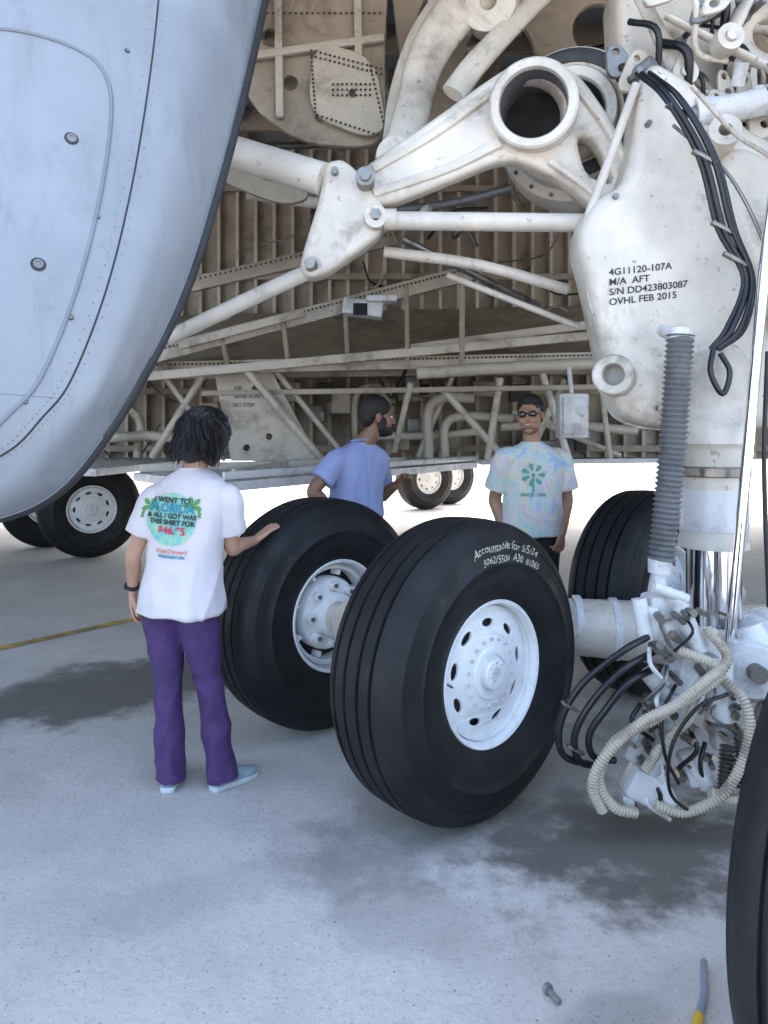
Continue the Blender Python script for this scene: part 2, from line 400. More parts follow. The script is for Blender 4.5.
P2('frame_plate', [(.0,4.95),(2.6,4.95),(2.6,3.1),(2.0,2.9),(1.5,3.2),(.9,3.35),(.35,3.5),(.12,3.9)], [circ(.78,4.05,.24,ry=.3), circ(1.45,4.25,.18), circ(1.95,3.9,.2), circ(1.55,3.65,.12), circ(.35,4.3,.12,ry=.2)], .06,.01, 5.0, 'bay')
for x_ in (-.70,-.18,.3):
    B('frame_stiffener',(x_,4.84,4.9),(x_+.02,4.84,3.60 if x_ < .2 else 3.8),.05,.05,'bay2')
B('frame_stiffener',(-1.0,4.83,3.98),(.0,4.83,4.12),.04,.05,'bay2')
rv = []
for i in range(16):
    for j in range(2): rv += [(-.47+i*.03, 4.79, 4.02-.008*i-j*.035)]
for i in range(14): rv += [(-.43+i*.03,4.79,3.60-.01*i), (-.47+.002*i,4.79,3.97-i*.027), (-.09+.007*i,4.79,3.92-i*.03)]
for i in range(26): rv += [(-.95+i*.037,4.86,4.75), (-.95+i*.037,4.86,4.30)]
for i in range(9):
    for j in range(3): rv += [(-.33+i*.03,4.79,3.80-j*.035)]
obj('frame_rivets', rivets(rv,(0,-1,0),.009), M['baydark'], fus)
for k in range(46):
    x = rr.uniform(-.2,2.9); z = rr.uniform(2.9,4.6); y = rr.uniform(5.2,6.6); a = rr.uniform(0,6.28); L = rr.uniform(.4,1.3)
    pipe('hydraulic_line', [(x,y,z),(x+L*.4*math.cos(a),y+.1,z+L*.3*math.sin(a)),(x+L*math.cos(a),y-.1,z+L*.5*math.sin(a)+rr.uniform(-.2,.2))], rr.choice([.012,.02,.03,.045]), M[rr.choice(['bay2','paint','steel','black','bay','greymetal'])], fus, n=10)
pipe('red_tube', [(-.95,4.6,3.95),(-.8,4.5,4.05),(-.62,4.4,4.25)], .014, M['red'], fus)

# ------------------------------------------------------------------ big gear door / pod fairing on the left
door = group('landing_gear_door', (-1.2, 2.5, 2.2))
E = [(-.52,3.52,4.0),(-.56,3.40,3.58),(-.623,3.2,3.03),(-.693,3.0,2.53),(-.778,2.85,2.118),(-.880,2.7,1.797),(-.998,2.6,1.542),(-1.112,2.5,1.364),(-1.245,2.4,1.288),(-1.50,2.3,1.25)]
Sm = [(-.90,3.0,3.75),(-.886,2.9,3.285),(-.877,2.75,2.86),(-.893,2.6,2.403),(-.924,2.45,2.023),(-.997,2.35,1.719),(-1.06,2.29,1.60),(-1.14,2.24,1.50),(-1.30,2.18,1.43),(-1.55,2.1,1.40)]
E = catmull(E,k=6)[0]; Sm = catmull(Sm,k=6)[0]
rows = []
for e, s in zip(E, Sm):
    mid = (e+s)/2 + V((.03,-.05,-.02))
    l1 = s+V((-.42,-.26,.03)); l2 = s+V((-1.0,-.52,.10)); l3 = s+V((-1.8,-.75,.3))
    rows.append(catmull([e, mid, s, l1, l2, l3], k=6)[0])
nr, nc = len(rows), len(rows[0])
vs = [p for r in rows for p in r]
fs = [(i*nc+j, i*nc+j+1, (i+1)*nc+j+1, (i+1)*nc+j) for i in range(nr-1) for j in range(nc-1)]
o = obj('door_skin', (vs, fs), M['door'], door, angle=80)
sd = o.modifiers.new('s','SOLIDIFY'); sd.thickness = .035; sd.offset = 0
bm = bmesh.new(); bm.from_mesh(o.data); bmesh.ops.recalc_face_normals(bm, faces=bm.faces); bm.to_mesh(o.data); bm.free()
def DS(u, w):   # u row 0..1, w col 0..1 , lifted towards outside
    fi = u*(nr-1); fj = w*(nc-1); i = min(nr-2, int(fi)); j = min(nc-2, int(fj)); a = fi-i; b2 = fj-j
    p = rows[i][j]*(1-a)*(1-b2)+rows[i+1][j]*a*(1-b2)+rows[i][j+1]*(1-a)*b2+rows[i+1][j+1]*a*b2
    nn = (rows[i+1][j]-rows[i][j]).cross(rows[i][j+1]-rows[i][j]).normalized()
    if nn.y > 0: nn = -nn
    return p+nn*.0195, nn
obj('door_edge_seal', sweep([rows[i][0]+V((.012,.01,0)) for i in range(nr)], .026, 10), M['seal'], door)
ws = 12/(nc-1)
lip = pbr('door_lip', (.18,.20,.22), .45)
obj('door_edge_strip', sweep([DS(i/(nr-1), .030)[0] for i in range(nr)], .005, 6), lip, door)
obj('panel_seam', join([sweep([DS(i/(nr-1), ws)[0]-DS(i/(nr-1), ws)[1]*.002 for i in range(nr)], .0035, 6)]), M['seal'], door)
def doorpath(pts, r, mat, nm):
    P = catmull([V((a,b2,0)) for a,b2 in pts],k=8)[0]
    obj(nm, sweep([DS(p.x,p.y)[0]-DS(p.x,p.y)[1]*.0015 for p in P], r, 6), mat, door)
doorpath([(.72,.45),(.50,.445),(.30,.45),(.235,.47),(.215,.52),(.22,.60),(.25,.66),(.45,.68)], .007, lip, 'doubler_edge')
doorpath([(.0,.72),(.3,.72),(.6,.73),(.95,.74)], .002, M['seal'], 'panel_seam')
doorpath([(.80,.40),(.80,.6),(.80,.9)], .002, M['seal'], 'panel_seam')
doorpath([(.60,.405),(.60,.44),(.60,.6),(.60,.9)], .0012, lip, 'panel_seam')
fast = []; fd = []
for u, w_ in ((.13,.46),(.30,.50),(.43,.50),(.54,.52),(.66,.54),(.20,.445),(.62,.445),(.72,.47),(.37,.445),(.48,.44)):
    p, nn = DS(u,w_)
    s_ = 1.35 if w_ >= .46 else .55
    fast.append(lathe([(.0,.003),(.006*s_,.003),(.007*s_,.006),(.011*s_,.006),(.0125*s_,0)],20,p,nn))
    fd.append(lathe([(.0120*s_,.002),(.0165*s_,.0012),(.017*s_,0)],20,p,nn))
obj('door_fasteners', join(fast), M['greymetal'], door); obj('fastener_recess', join(fd), M['seal'], door)
fr = []
for i in range(64):
    for w_ in (ws-.012, ws+.014, .022+.015):
        p, nn = DS(.04+.9*i/64, w_); fr.append(rivets([p-nn*.001], nn, .0028))
obj('door_rivets', join(fr), lip, door)

# ------------------------------------------------------------------ wheels
R0 = .600
tp = [(.268,.135),(.278,.158),(.292,.168),(.318,.180),(.355,.195),(.395,.203),(.43,.205),(.433,.208),(.439,.208),(.442,.204),(.485,.196),(.515,.187),(.518,.190),(.525,.188),(.528,.183),(.552,.168),(.572,.150),(.583,.134),(.590,.118)]
grv = []
for gx in (.098,.035): 
    a_ = .594 if gx > .05 else .5985
    grv += [(a_, gx+.008),(a_-.013,gx+.005),(a_-.013,gx-.005),(a_+.001, gx-.008)]
half = tp+grv; tyre_prof = half+[(r,-h) for r, h in reversed(half)]
def sidew(r):
    for (a, b2), (c2, d) in zip(tp, tp[1:]):
        if a <= r <= c2: return b2+(d-b2)*(r-a)/(c2-a+1e-9)
    return .2
def wheel(name, loc, ang=math.radians(-137.8), text=None, low=False, spin=0, inner=False):
    g = group(name, loc, ang); 
    seg = 72 if low else 128
    obj('tyre', lathe(tyre_prof, seg, axis=(0,1,0)), M['rubber'], g, angle=50, local=True)
    ring = [(.262,.05),(.262,.120),(.268,.150),(.276,.168),(.286,.172),(.291,.165),(.288,.150),(.272,.135),(.266,.05)]
    obj('rim_flange', join([lathe(ring,seg,axis=(0,1,0),closed=True), lathe([(r,-h) for r,h in ring],seg,axis=(0,1,0),closed=True)]), M['wheelpaint'], g, local=True)
    obj('rim_barrel', lathe([(.262,-.14),(.262,.14)],seg,axis=(0,1,0)), M['wheelpaint'], g, local=True)
    if inner:
        k_ = [lathe([(.262,.10),(.235,.105),(.232,.07),(.232,.0)],64,axis=(0,1,0)), lathe([(.190,.0),(.190,.08),(.180,.10),(.12,.11),(.11,.16),(.09,.165),(.0,.165)],56,axis=(0,1,0))]
        for i in range(8):
            a = 2*math.pi*i/8; k_.append(cyl((.15*math.cos(a),.10,.15*math.sin(a)),(.15*math.cos(a),.14,.15*math.sin(a)),.022))
            a += .3; k_.append(box((.215*math.cos(a),.05,.215*math.sin(a)),(.03,.08,.02),Matrix.Rotation(-a,3,'Y'),.004))
        obj('brake_housing', join(k_), M['wheelpaint'], g, local=True)
        obj('brake_gap', lathe([(.24,.03),(.18,.03)],56,axis=(0,1,0)), M['dark'], g, local=True)
        obj('wheel_bolts', join([cyl((.15*math.cos(a),.14,.15*math.sin(a)),(.15*math.cos(a),.15,.15*math.sin(a)),.012,n=6) for a in [2*math.pi*i/8 for i in range(8)]]), M['steel'], g, local=True)
    else:
        holes = [circ(.195*math.cos(a), .195*math.sin(a), .016, ry=.034, a0=a, n=20) for a in [spin+2*math.pi*i/9 for i in range(9)]]
        def dish(x, z, n_):
            r = math.hypot(x, z); return (x, .112+.03*max(0, min(1, (.25-r)/.13))+n_, z)
        outer = plate(circ(0,0,.264,72), holes+[circ(0,0,.15,60)], .014,.003, dish)
        inn_ = lathe([(.153,.130),(.149,.141),(.120,.150),(.105,.150),(.100,.158),(.078,.160),(.074,.152),(.060,.152)],60,axis=(0,1,0))
        cap = lathe([(.060,.140),(.060,.172),(.056,.178),(.030,.180),(.028,.176),(.001,.176)],48,axis=(0,1,0))
        obj('wheel_disc', join([outer,inn_,cap]), M['wheelpaint'], g, angle=30, local=True)
        bl = []
        for i in range(18):
            a = spin+2*math.pi*i/18; p = V((.133*math.cos(a),.147,.133*math.sin(a))); bl.append(cyl(p, p+V((0,.010,0)), .0065, n=6))
        for i in range(8):
            a = 2*math.pi*i/8; p = V((.046*math.cos(a),.178,.046*math.sin(a))); bl.append(cyl(p, p+V((0,.006,0)), .004, n=6))
        obj('wheel_bolts', join(bl), M['paint2'], g, local=True)
        obj('tyre_valve', cyl((.226,.118,.0),(.236,.160,.0),.005,n=8), M['steel'], g, local=True)
        gr = lathe([(.026,.177),(.025,.181),(.020,.181),(.019,.177)],32,axis=(0,1,0))
        obj('hub_vent', join([gr, lathe([(.012,.177),(.011,.181),(.004,.181)],24,axis=(0,1,0))]), M['paint2'], g, local=True)
        obj('brake_stack', join([lathe([(.24,-.10),(.24,.06),(.14,.08),(.0,.08)],48,axis=(0,1,0)), lathe([(.24,-.10),(.1,-.14),(.0,-.14)],48,axis=(0,1,0))]), M['greymetal'], g, local=True)
    if text:
        for (s, size, phi, r, bold) in text:
            v, f = textmesh(s, size, 'CENTER', bold); o_ = []
            for p in v:
                py_ = p.y*(1+.15*math.sin(p.x*55)) + .003*math.sin(p.x*40+1); px_ = p.x+p.y*.3+.0012*math.sin(p.x*130)
                rr_ = r+py_; a = phi+px_/r
                o_.append(V((-rr_*math.sin(a), sidew(rr_)+.0018, rr_*math.cos(a))))
            obj('marker_text', (o_, f), M['chalk'], g, smooth=False, local=True)
    return g
wheel('aircraft_wheel', (.322,3.035,R0), text=[('Accountable for 5/5/24',.044,.10,.505,.0),('5062/5506  A30  81065',.038,.16,.458,.0)], spin=.2)
wheel('aircraft_wheel', (-.345,3.95,R0), text=[('48 IN RYR 44',.05,2.75,.485,.001)], inner=True)
wheel('aircraft_wheel', (1.56,4.42,R0), low=True)
wheel('aircraft_wheel', (1.165,1.62,R0), low=True)
wheel('aircraft_wheel', (2.75,4.3,R0), low=True)
wheel('aircraft_wheel', (-3.62,9.1,R0), ang=math.radians(-150), low=True)
wheel('aircraft_wheel', (-4.5,9.9,R0), ang=math.radians(-150), low=True)
wheel('aircraft_wheel', (.80,14.6,R0), ang=math.radians(-150), low=True)
wheel('aircraft_wheel', (1.35,15.6,R0), ang=math.radians(-150), low=True)

# ------------------------------------------------------------------ main landing gear
lg = group('main_landing_gear', (1.47, 3.3, .6))
def G(name, vf, mat='paint', angle=40): return obj(name, vf, M[mat], lg, angle=angle)
# triangular yoke
G('yoke', plate(chaikin([(-.145,2.81),(-.08,2.87),(.23,3.075),(.52,3.28),(.66,3.36),(.82,3.36),(.955,3.28),(1.105,3.06),(1.24,2.785),(1.29,2.585),(1.205,2.51),(1.08,2.58),(.93,2.72),(.78,2.82),(.605,2.89),(.28,2.76),(.005,2.655),(-.13,2.69)]),
   [circ(.72,3.115,.155), chaikin([(.93,2.98),(1.02,2.97),(1.13,2.74),(.98,2.79)])], .12,.028, facing(3.68,-.05)))
G('yoke_rib', join([sweep(catmull([(-.05,3.63,2.84),(.25,3.61,3.01),(.52,3.59,3.20)],k=5)[0],.028,8), sweep(catmull([(-.05,3.63,2.72),(.3,3.61,2.83),(.56,3.59,2.95)],k=5)[0],.028,8),
   sweep(catmull([(.93,3.57,3.22),(1.09,3.56,2.99),(1.24,3.55,2.66)],k=5)[0],.025,8), sweep(catmull([(.80,3.57,2.86),(.96,3.56,2.74),(1.12,3.55,2.60)],k=5)[0],.022,8)]))
ax = V((-.22,-.95,-.12)).normalized()
G('yoke_boss', lathe([(.158,-.22),(.158,.150),(.164,.160),(.196,.160),(.207,.150),(.210,-.02),(.222,-.03),(.222,-.22)],64,(.735,3.62,3.115),ax,True))
G('boss_bore', lathe([(.156,-.22),(.156,.13)],48,(.735,3.62,3.115),ax), 'greymetal')
G('boss_bore_end', lathe([(.158,-.20),(.0,-.20)],48,(.735,3.62,3.115),ax), 'dark')
G('yoke_pins', join([cyl((-.09,3.52,2.77),(-.09,3.86,2.77),.045), cyl((-.09,3.50,2.77),(-.09,3.53,2.77),.028,n=6), cyl((1.22,3.48,2.575),(1.22,3.8,2.575),.055), cyl((1.22,3.46,2.575),(1.22,3.49,2.575),.032,n=6)]),'steel')
# trunnion rings
ta = V((-.30,-.93,-.05)).normalized(); tc_ = (1.03,4.02,3.20)
G('trunnion', lathe([(.24,.0),(.24,.20),(.26,.215),(.33,.215),(.345,.20),(.345,.06),(.40,.05),(.41,.03),(.41,-.2),(.24,-.2)],72,tc_,ta,True))
G('trunnion_bearing', lathe([(.262,.10),(.262,.225),(.275,.23),(.322,.23),(.330,.225),(.330,.10)],72,tc_,ta), 'seal')
G('trunnion_sleeve', lathe([(.17,-.2),(.17,.25),(.18,.262),(.225,.262),(.235,.25),(.235,-.2)],72,tc_,ta), 'paint')
G('trunnion_bore', lathe([(.168,-.2),(.168,.24)],48,tc_,ta), 'greymetal'); G('trunnion_end', lathe([(.168,-.1),(0,-.1)],48,tc_,ta), 'dark')
bl = []
F = axisframe(ta)
for i in range(20):
    a = i*math.pi/10; p = V(tc_)+F@V((.378*math.cos(a),.378*math.sin(a),.045)); bl.append(cyl(p,p+ta*.02,.012,n=6))
G('trunnion_bolts', join(bl), 'steel')
# lower yoke rods
pipe('brace_rod', [(-.02,3.62,2.585),(1.19,3.60,2.565)], .045, M['paint'], lg, n=20)
G('rod_ends', join([lathe([(.02,-.04),(.055,-.04),(.06,0),(.055,.04),(.02,.04)],24,(-.04,3.6,2.59),(0,-1,0),True), cyl((-.0,3.61,2.587),(.06,3.61,2.587),.052), cyl((1.10,3.6,2.567),(1.18,3.6,2.565),.054)]),'paint')
pipe('link_rod', [(.0,3.9,2.50),(.5,3.9,2.43),(.97,3.9,2.30)], .03, M['paint'], lg)
pipe('link_rod', [(.1,4.1,2.62),(.9,4.3,2.28)], .022, M['steel'], lg)
pipe('link_rod', [(.35,4.1,2.42),(1.05,4.0,2.12)], .018, M['paint'], lg)
# left drag brace
G('drag_brace', sweep([(-1.15,4.0,3.13),(-.80,3.78,2.99),(-.78,3.77,2.98),(-.30,3.66,2.80)], [.078,.078,.082,.082], 28))
G('drag_clevis', plate(chaikin([(-.30,2.88),(-.19,2.90),(-.02,2.70),(.02,2.60),(-.03,2.50),(-.30,2.32),(-.40,2.31),(-.42,2.38),(-.37,2.55),(-.32,2.70)]), [circ(-.355,2.37,.02)], .15,.03, facing(3.68,-.1)))
G('clevis_bolts', join([cyl((-.36,3.56,2.365),(-.36,3.86,2.365),.026), cyl((-.04,3.55,2.60),(-.04,3.6,2.60),.028,n=6), cyl((-.24,3.58,2.82),(-.24,3.62,2.82),.018,n=8)]),'steel')
pipe('brace_rod', [(-.37,3.7,2.355),(-.70,3.75,2.215),(-1.12,3.85,2.04)], .04, M['paint'], lg, n=20)
# curved arms above
def arm(pts, rad, flat=.55): G('curved_arm', sweep(*catmull(pts, rad, 8), 16, flat=flat, upv=V((0,1,0))))
arm([(.75,4.35,4.25),(.42,4.3,3.98),(.24,4.25,3.68),(.17,4.15,3.38),(.08,4.0,3.05)],[.12,.13,.11,.10,.10])
arm([(.42,4.5,4.3),(.20,4.5,3.95),(.08,4.5,3.6),(.04,4.45,3.3),(-.02,4.3,2.95)],[.05,.055,.05,.05,.05])
arm([(1.05,4.3,4.2),(.80,4.25,3.95),(.52,4.15,3.62),(.38,4.05,3.40)],[.05,.06,.07,.07])
G('arm_bosses', join([lathe([(.02,-.08),(.10,-.08),(.11,0),(.10,.08),(.02,.08)],28,(.06,3.95,3.0),(0,-1,0),True), lathe([(.05,-.1),(.16,-.1),(.17,0),(.16,.1),(.05,.1)],32,(.62,4.3,4.02),(-.3,-1,-.2),True)]))
# main casting / cylinder
G('main_casting', plate(chaikin([(1.193,3.284),(1.426,3.168),(1.752,2.911),(2.2,2.82),(2.2,1.60),(1.682,1.56),(1.263,1.56),(1.10,1.61),(1.03,1.74),(.997,1.933),(.937,2.212),(.876,2.422),(.951,2.61),(1.123,2.70)]),
   [], .26,.06, facing(3.50,.08,1.2)))
G('casting_web', plate(chaikin([(1.55,2.88),(1.95,2.70),(2.2,2.6),(2.2,2.0),(1.85,1.9),(1.68,2.25),(1.52,2.6)]), [], .10,.04, facing(3.36,.05,1.2)))
G('casting_rib', sweep(*catmull([(1.16,3.40,3.15),(1.03,3.41,2.78),(.93,3.41,2.48),(.955,3.42,2.20),(1.03,3.41,1.90),(1.10,3.40,1.68)],[.02,.022,.022,.02,.02,.02],8),10))
G('casting_upper', plate(chaikin([(1.22,4.05),(1.71,4.05),(1.85,3.56),(1.72,3.10),(1.44,3.18),(1.25,3.5)]), [circ(1.52,3.62,.06)], .3,.05, facing(4.05)))
G('casting_upper', plate(chaikin([(1.75,4.2),(2.5,4.2),(2.5,2.7),(2.0,2.8),(1.75,3.1)]), [circ(2.0,3.6,.09),circ(1.95,3.2,.05)], .2,.04, facing(3.9)))
G('casting_bolts', join([cyl((x_,3.34,z_),(x_,3.38,z_),.014,n=6) for x_, z_ in ((1.05,2.62),(1.20,2.95),(1.12,1.78),(1.25,1.66),(1.40,1.68))]),'steel')
G('strut_cylinder', lathe([(.0,1.95),(.10,1.93),(.145,1.86),(.150,1.80),(.150,1.60),(.165,1.58),(.165,1.50),(.150,1.485),(.142,1.47),(.142,1.09),(.150,1.08),(.150,1.04),(.12,1.035)],48,(1.47,3.30,0)))
G('strut_collar', lathe([(.151,1.40),(.158,1.395),(.158,1.36),(.151,1.355)],48,(1.47,3.30,0)), 'steel')
G('strut_gland', lathe([(.143,1.30),(.1445,1.30),(.1445,1.12),(.143,1.12)],48,(1.47,3.30,0)), 'paint2')
G('strut_piston', lathe([(.115,1.06),(.115,.58)],64,(1.47,3.30,0)), 'chrome')
G('strut_foot', lathe([(.116,.70),(.135,.69),(.15,.66),(.16,.55),(.17,.45),(.12,.40),(.0,.40)],40,(1.47,3.30,0)))
G('casting_lug', join([lathe([(.045,-.1),(.045,.10),(.05,.108),(.082,.108),(.09,.10),(.09,-.1)],40,(1.03,3.30,1.80),(-.35,-.9,0),True), lathe([(.03,-.1),(.03,.06),(.07,.06),(.07,-.1)],32,(1.52,3.32,2.88),(-.2,-.9,.1),True)]))
G('lug_bore', lathe([(.046,.02),(0,.02)],30,(1.03,3.30,1.80),(-.35,-.9,0)),'greymetal')
tx = []
for i, s in enumerate(['4G11120-107A','M/A  AFT','S/N DD423803087','OVHL FEB 2015']):
    v, f = textmesh(s,.043,'LEFT',.0007); a = math.radians(7); o_ = []
    for p in v:
        x = 1.020+p.x*1.10; z = 2.275-.045*i+p.y; x2 = x; z2 = z+(x-1.035)*math.tan(a)
        o_.append(V((x2, 3.50-.1325+.08*(x2-1.2), z2)))
    tx.append((o_, f))
obj('stencil', join(tx), M['ink'], lg, smooth=False)
# actuator at the upper right
G('lock_actuator', join([cyl((1.50,3.42,3.03),(2.2,3.30,3.12),.062,n=28), cyl((1.44,3.43,3.02),(1.52,3.42,3.03),.075,n=28), cyl((1.75,3.38,3.06),(1.79,3.37,3.065),.075,n=28), cyl((1.60,3.35,3.12),(1.60,3.30,3.20),.03)]),'paint2')
G('actuator_cap', cyl((1.40,3.44,3.015),(1.45,3.43,3.02),.055,n=24),'steel')
# bellows actuator + rods
G('bellows', ribbed([(1.222,3.05,1.95),(1.19,3.05,1.5),(1.145,3.05,1.02)],.052,.022,.13,18),'greymetal')
G('bellows_ends', join([cyl((1.222,3.05,1.93),(1.224,3.06,1.97),.052,.046), cyl((1.226,3.06,1.95),(1.24,3.28,2.0),.032,.03), cyl((1.14,3.05,1.03),(1.135,3.05,.97),.05,.045), cyl((1.135,3.05,.99),(1.125,3.04,.86),.03)]),'paint2')
pipe('chrome_rod', [(1.66,3.05,2.9),(1.582,3.05,2.36),(1.417,3.05,.59)], .022, M['chrome'], lg, k=0, n=16)
pipe('hydraulic_line', [(1.75,3.0,2.1),(1.66,3.0,1.5),(1.60,3.0,.8),(1.55,2.95,.6)], .012, M['steel'], lg)
pipe('hydraulic_line', [(1.66,3.2,1.9),(1.645,3.2,1.4),(1.64,3.15,.8)], .010, M['black'], lg)
# wiring on the casting
for dx, dy, r in ((0,0,.014),(.03,-.01,.011),(-.025,.0,.009),(.06,.02,.012)):
    pipe('harness', [(1.15+dx,3.3+dy,3.15),(1.22+dx,3.15+dy,2.97),(1.35+dx,3.12+dy,2.71),(1.43+dx,3.12+dy,2.41),(1.53+dx*.6,3.12+dy,2.20),(1.46+dx,3.1+dy,1.99),(1.38+dx*.5,3.1+dy,1.90)], r, M['black'], lg, n=8)
pipe('harness', [(1.38,3.1,1.90),(1.36,3.08,1.80),(1.41,3.08,1.71),(1.44,3.08,1.80),(1.40,3.08,1.88)], .012, M['black'], lg, n=8)
pipe('harness', [(1.27,3.25,2.9),(1.40,3.2,2.75),(1.50,3.15,2.60),(1.62,3.12,2.3),(1.70,3.1,1.9)], .008, M['steel'], lg, n=8)
pipe('harness', [(1.33,3.2,3.05),(1.52,3.2,2.84),(1.66,3.15,2.70),(1.70,3.1,2.45)], .010, M['hose'], lg, n=8)
for p in ((1.35,3.12,2.71),(1.43,3.12,2.41),(1.48,3.12,2.28),(1.25,3.15,2.92)):
    G('clamp', box(p,(.11,.03,.018),Matrix.Rotation(.5,3,'Y'),.004),'steel')
for i in range(14):
    z = 2.0+.10*i
    pipe('harness', [(1.62,3.1,z+.2),(1.70,3.05,z),(1.85,3.1,z-.12+rr.uniform(-.1,.1)),(2.0,3.1,z)], rr.choice([.008,.012,.016]), M[rr.choice(['black','black','steel','hose'])], lg, n=8)
# upper right brackets and fittings
for k in range(52):
    x = rr.uniform(1.15,2.2); z = rr.uniform(2.95,3.75); y = rr.uniform(3.5,3.85)
    if z < 3.1 and x < 1.5: z += .3
    if k % 4 == 0: G('fitting', join([cyl((x,y,z),(x+rr.uniform(-.15,.15),y-.12,z+rr.uniform(-.1,.1)),rr.uniform(.02,.045)), cyl((x,y-.01,z),(x+.02,y-.16,z),.018,n=6)]), rr.choice(['paint','steel','greymetal']))
    elif k % 4 == 1:
        w_, h_ = rr.uniform(.04,.09), rr.uniform(.07,.15); sx_ = rr.uniform(-.05,.05)
        G('bracket', plate(chaikin([(x-w_,z-h_),(x+w_,z-h_*.8),(x+w_*.6+sx_,z+h_),(x-w_*.5+sx_,z+h_)]), [circ(x+sx_*.7,z+h_*.6,.016,14),circ(x,z-h_*.4,.02,14)], .03,.006, facing(y-.08,rr.uniform(-.5,.5),x)), rr.choice(['paint','greymetal','bay2']))
    else: pipe('harness', [(x,y,z),(x+.1,y-.1,z-.1),(x+.15,y,z-.3),(x+.3,y,z-.35)], rr.choice([.01,.016,.022]), M[rr.choice(['black','black','steel','paint'])], lg, n=8)
for a, b2, w_ in [((1.27,3.7,3.75),(1.45,3.6,3.28),.10), ((1.9,3.6,3.9),(1.62,3.5,3.40),.09), ((1.35,3.55,3.55),(2.0,3.5,3.18),.07)]:
    G('lug_arm', sweep([V(a),V(a).lerp(V(b2),.5),V(b2)],[w_*.35,w_*.42,w_*.6],16,flat=.6)); G('lug_pin', join([cyl(V(b2)+V((0,-.07,0)),V(b2)+V((0,.07,0)),.026),lathe([(.028,-.05),(.062,-.05),(.066,0),(.062,.05),(.028,.05)],28,b2,(0,-1,0),True)]),'paint')
# bogie
G('bogie_beam', join([sweep([(.05,3.55,.60),(.75,3.66,.60),(1.45,3.55,.58)],[.12,.13,.15],28), sweep([(1.40,3.45,.58),(2.3,3.55,.62)],[.15,.11],24), sweep([(1.4,3.5,.58),(2.0,4.3,.6)],[.12,.10],20)]))
G('bogie_bands', join([lathe([(.137,-.02),(.145,-.015),(.145,.015),(.137,.02)],32,(.95,3.64,.60),(1,-.1,0)), lathe([(.140,-.02),(.15,-.015),(.15,.015),(.140,.02)],32,(1.12,3.61,.59),(1,-.1,0))]),'paint2')
G('axle', join([cyl((-.37,3.99,R0),(.34,3.01,R0),.075), lathe([(.08,-.06),(.13,-.05),(.13,.05),(.08,.06)],40,(-.12,3.64,R0),V((.6,-.8,0)),True)]),'paint')
G('axle', join([cyl((1.165,1.62,R0),(2.0,2.9,R0),.08), sweep([(1.5,3.3,.5),(1.9,2.8,.58),(2.05,2.3,.6)],[.13,.12,.1],20)]),'paint')
# hub knuckle right of the piston
G('knuckle', join([ball((1.62,3.12,.66),(.13,.13,.15)), lathe([(.03,-.08),(.10,-.08),(.115,-.06),(.115,.06),(.10,.08),(.03,.08)],36,(1.47,2.98,.60),(-.2,-1,.1),True), lathe([(.02,-.05),(.07,-.05),(.08,0),(.07,.05),(.02,.05)],32,(1.55,2.92,.42),(-.2,-1,.1),True),
   sweep([(1.50,3.05,.75),(1.56,3.0,.60),(1.58,2.95,.40)],[.06,.075,.05],16), box((1.36,3.0,.60),(.12,.14,.14),Matrix.Rotation(.3,3,'Z'),.025)]),'paint2')
G('knuckle_pins', join([cyl((1.455,2.86,.61),(1.46,2.93,.61),.035), cyl((1.54,2.84,.42),(1.545,2.9,.42),.022,n=6), cyl((1.62,2.95,.70),(1.62,3.0,.70),.03,n=6)]),'steel')
# hydraulic manifold hanging at the front
G('manifold', join([box((1.10,2.95,.86),(.13,.10,.10),Matrix.Rotation(.2,3,'Z'),.02), box((1.04,2.92,.80),(.07,.08,.14),None,.015), box((1.16,2.93,.76),(.10,.09,.12),Matrix.Rotation(-.4,3,'Y'),.018),
   cyl((1.00,2.9,.90),(1.02,2.88,.74),.03), cyl((1.14,2.9,.92),(1.22,2.86,.70),.035), box((1.20,2.92,.60),(.12,.12,.18),Matrix.Rotation(.3,3,'Y'),.025),
   beam((1.22,2.90,.62),(1.00,2.84,.22),.075,.06,.015), beam((1.15,2.92,.66),(.95,2.86,.28),.035,.05,.01), cyl((1.30,2.88,.66),(1.30,2.86,.44),.055), cyl((1.25,2.86,.50),(1.38,2.86,.48),.045),
   box((.99,2.84,.20),(.13,.10,.12),Matrix.Rotation(.5,3,'Y'),.02), box((.93,2.83,.13),(.05,.05,.08),None,.01), cyl((1.04,2.83,.24),(1.09,2.80,.14),.03), box((1.20,2.86,.26),(.10,.09,.13),Matrix.Rotation(-.3,3,'Y'),.02), cyl((1.16,2.84,.30),(1.24,2.84,.20),.035),
   box((1.33,2.9,.36),(.09,.08,.10),None,.015), box((1.10,2.90,.48),(.09,.08,.12),Matrix.Rotation(.5,3,'Y'),.015), cyl((1.02,2.88,.62),(1.10,2.88,.52),.03), cyl((1.05,2.88,.95),(1.18,2.88,.90),.022), box((1.26,2.9,.74),(.08,.06,.09),None,.012)]),'paint2')
mf = []
for i in range(60):
    x = rr.uniform(.93,1.38); z = rr.uniform(.12,.92)
    if z > .35: x = max(x, 1.0+(z-.35)*.12)
    mf.append(cyl((x,2.88,z),(x+rr.uniform(-.02,.02),2.80,z+rr.uniform(-.02,.02)),rr.choice([.008,.012,.017]),n=6))
G('fittings', join(mf),'steel')
for i in range(14):
    x = rr.uniform(.98,1.36); z = rr.uniform(.2,.85); 
    G('fitting_line', sweep(catmull([(x,2.84,z),(x+rr.uniform(-.05,.05),2.79,z-.05),(x+rr.uniform(-.1,.1),2.82,z-.13)],k=5)[0],rr.choice([.006,.009]),7), rr.choice(['black','steel','paint2']))
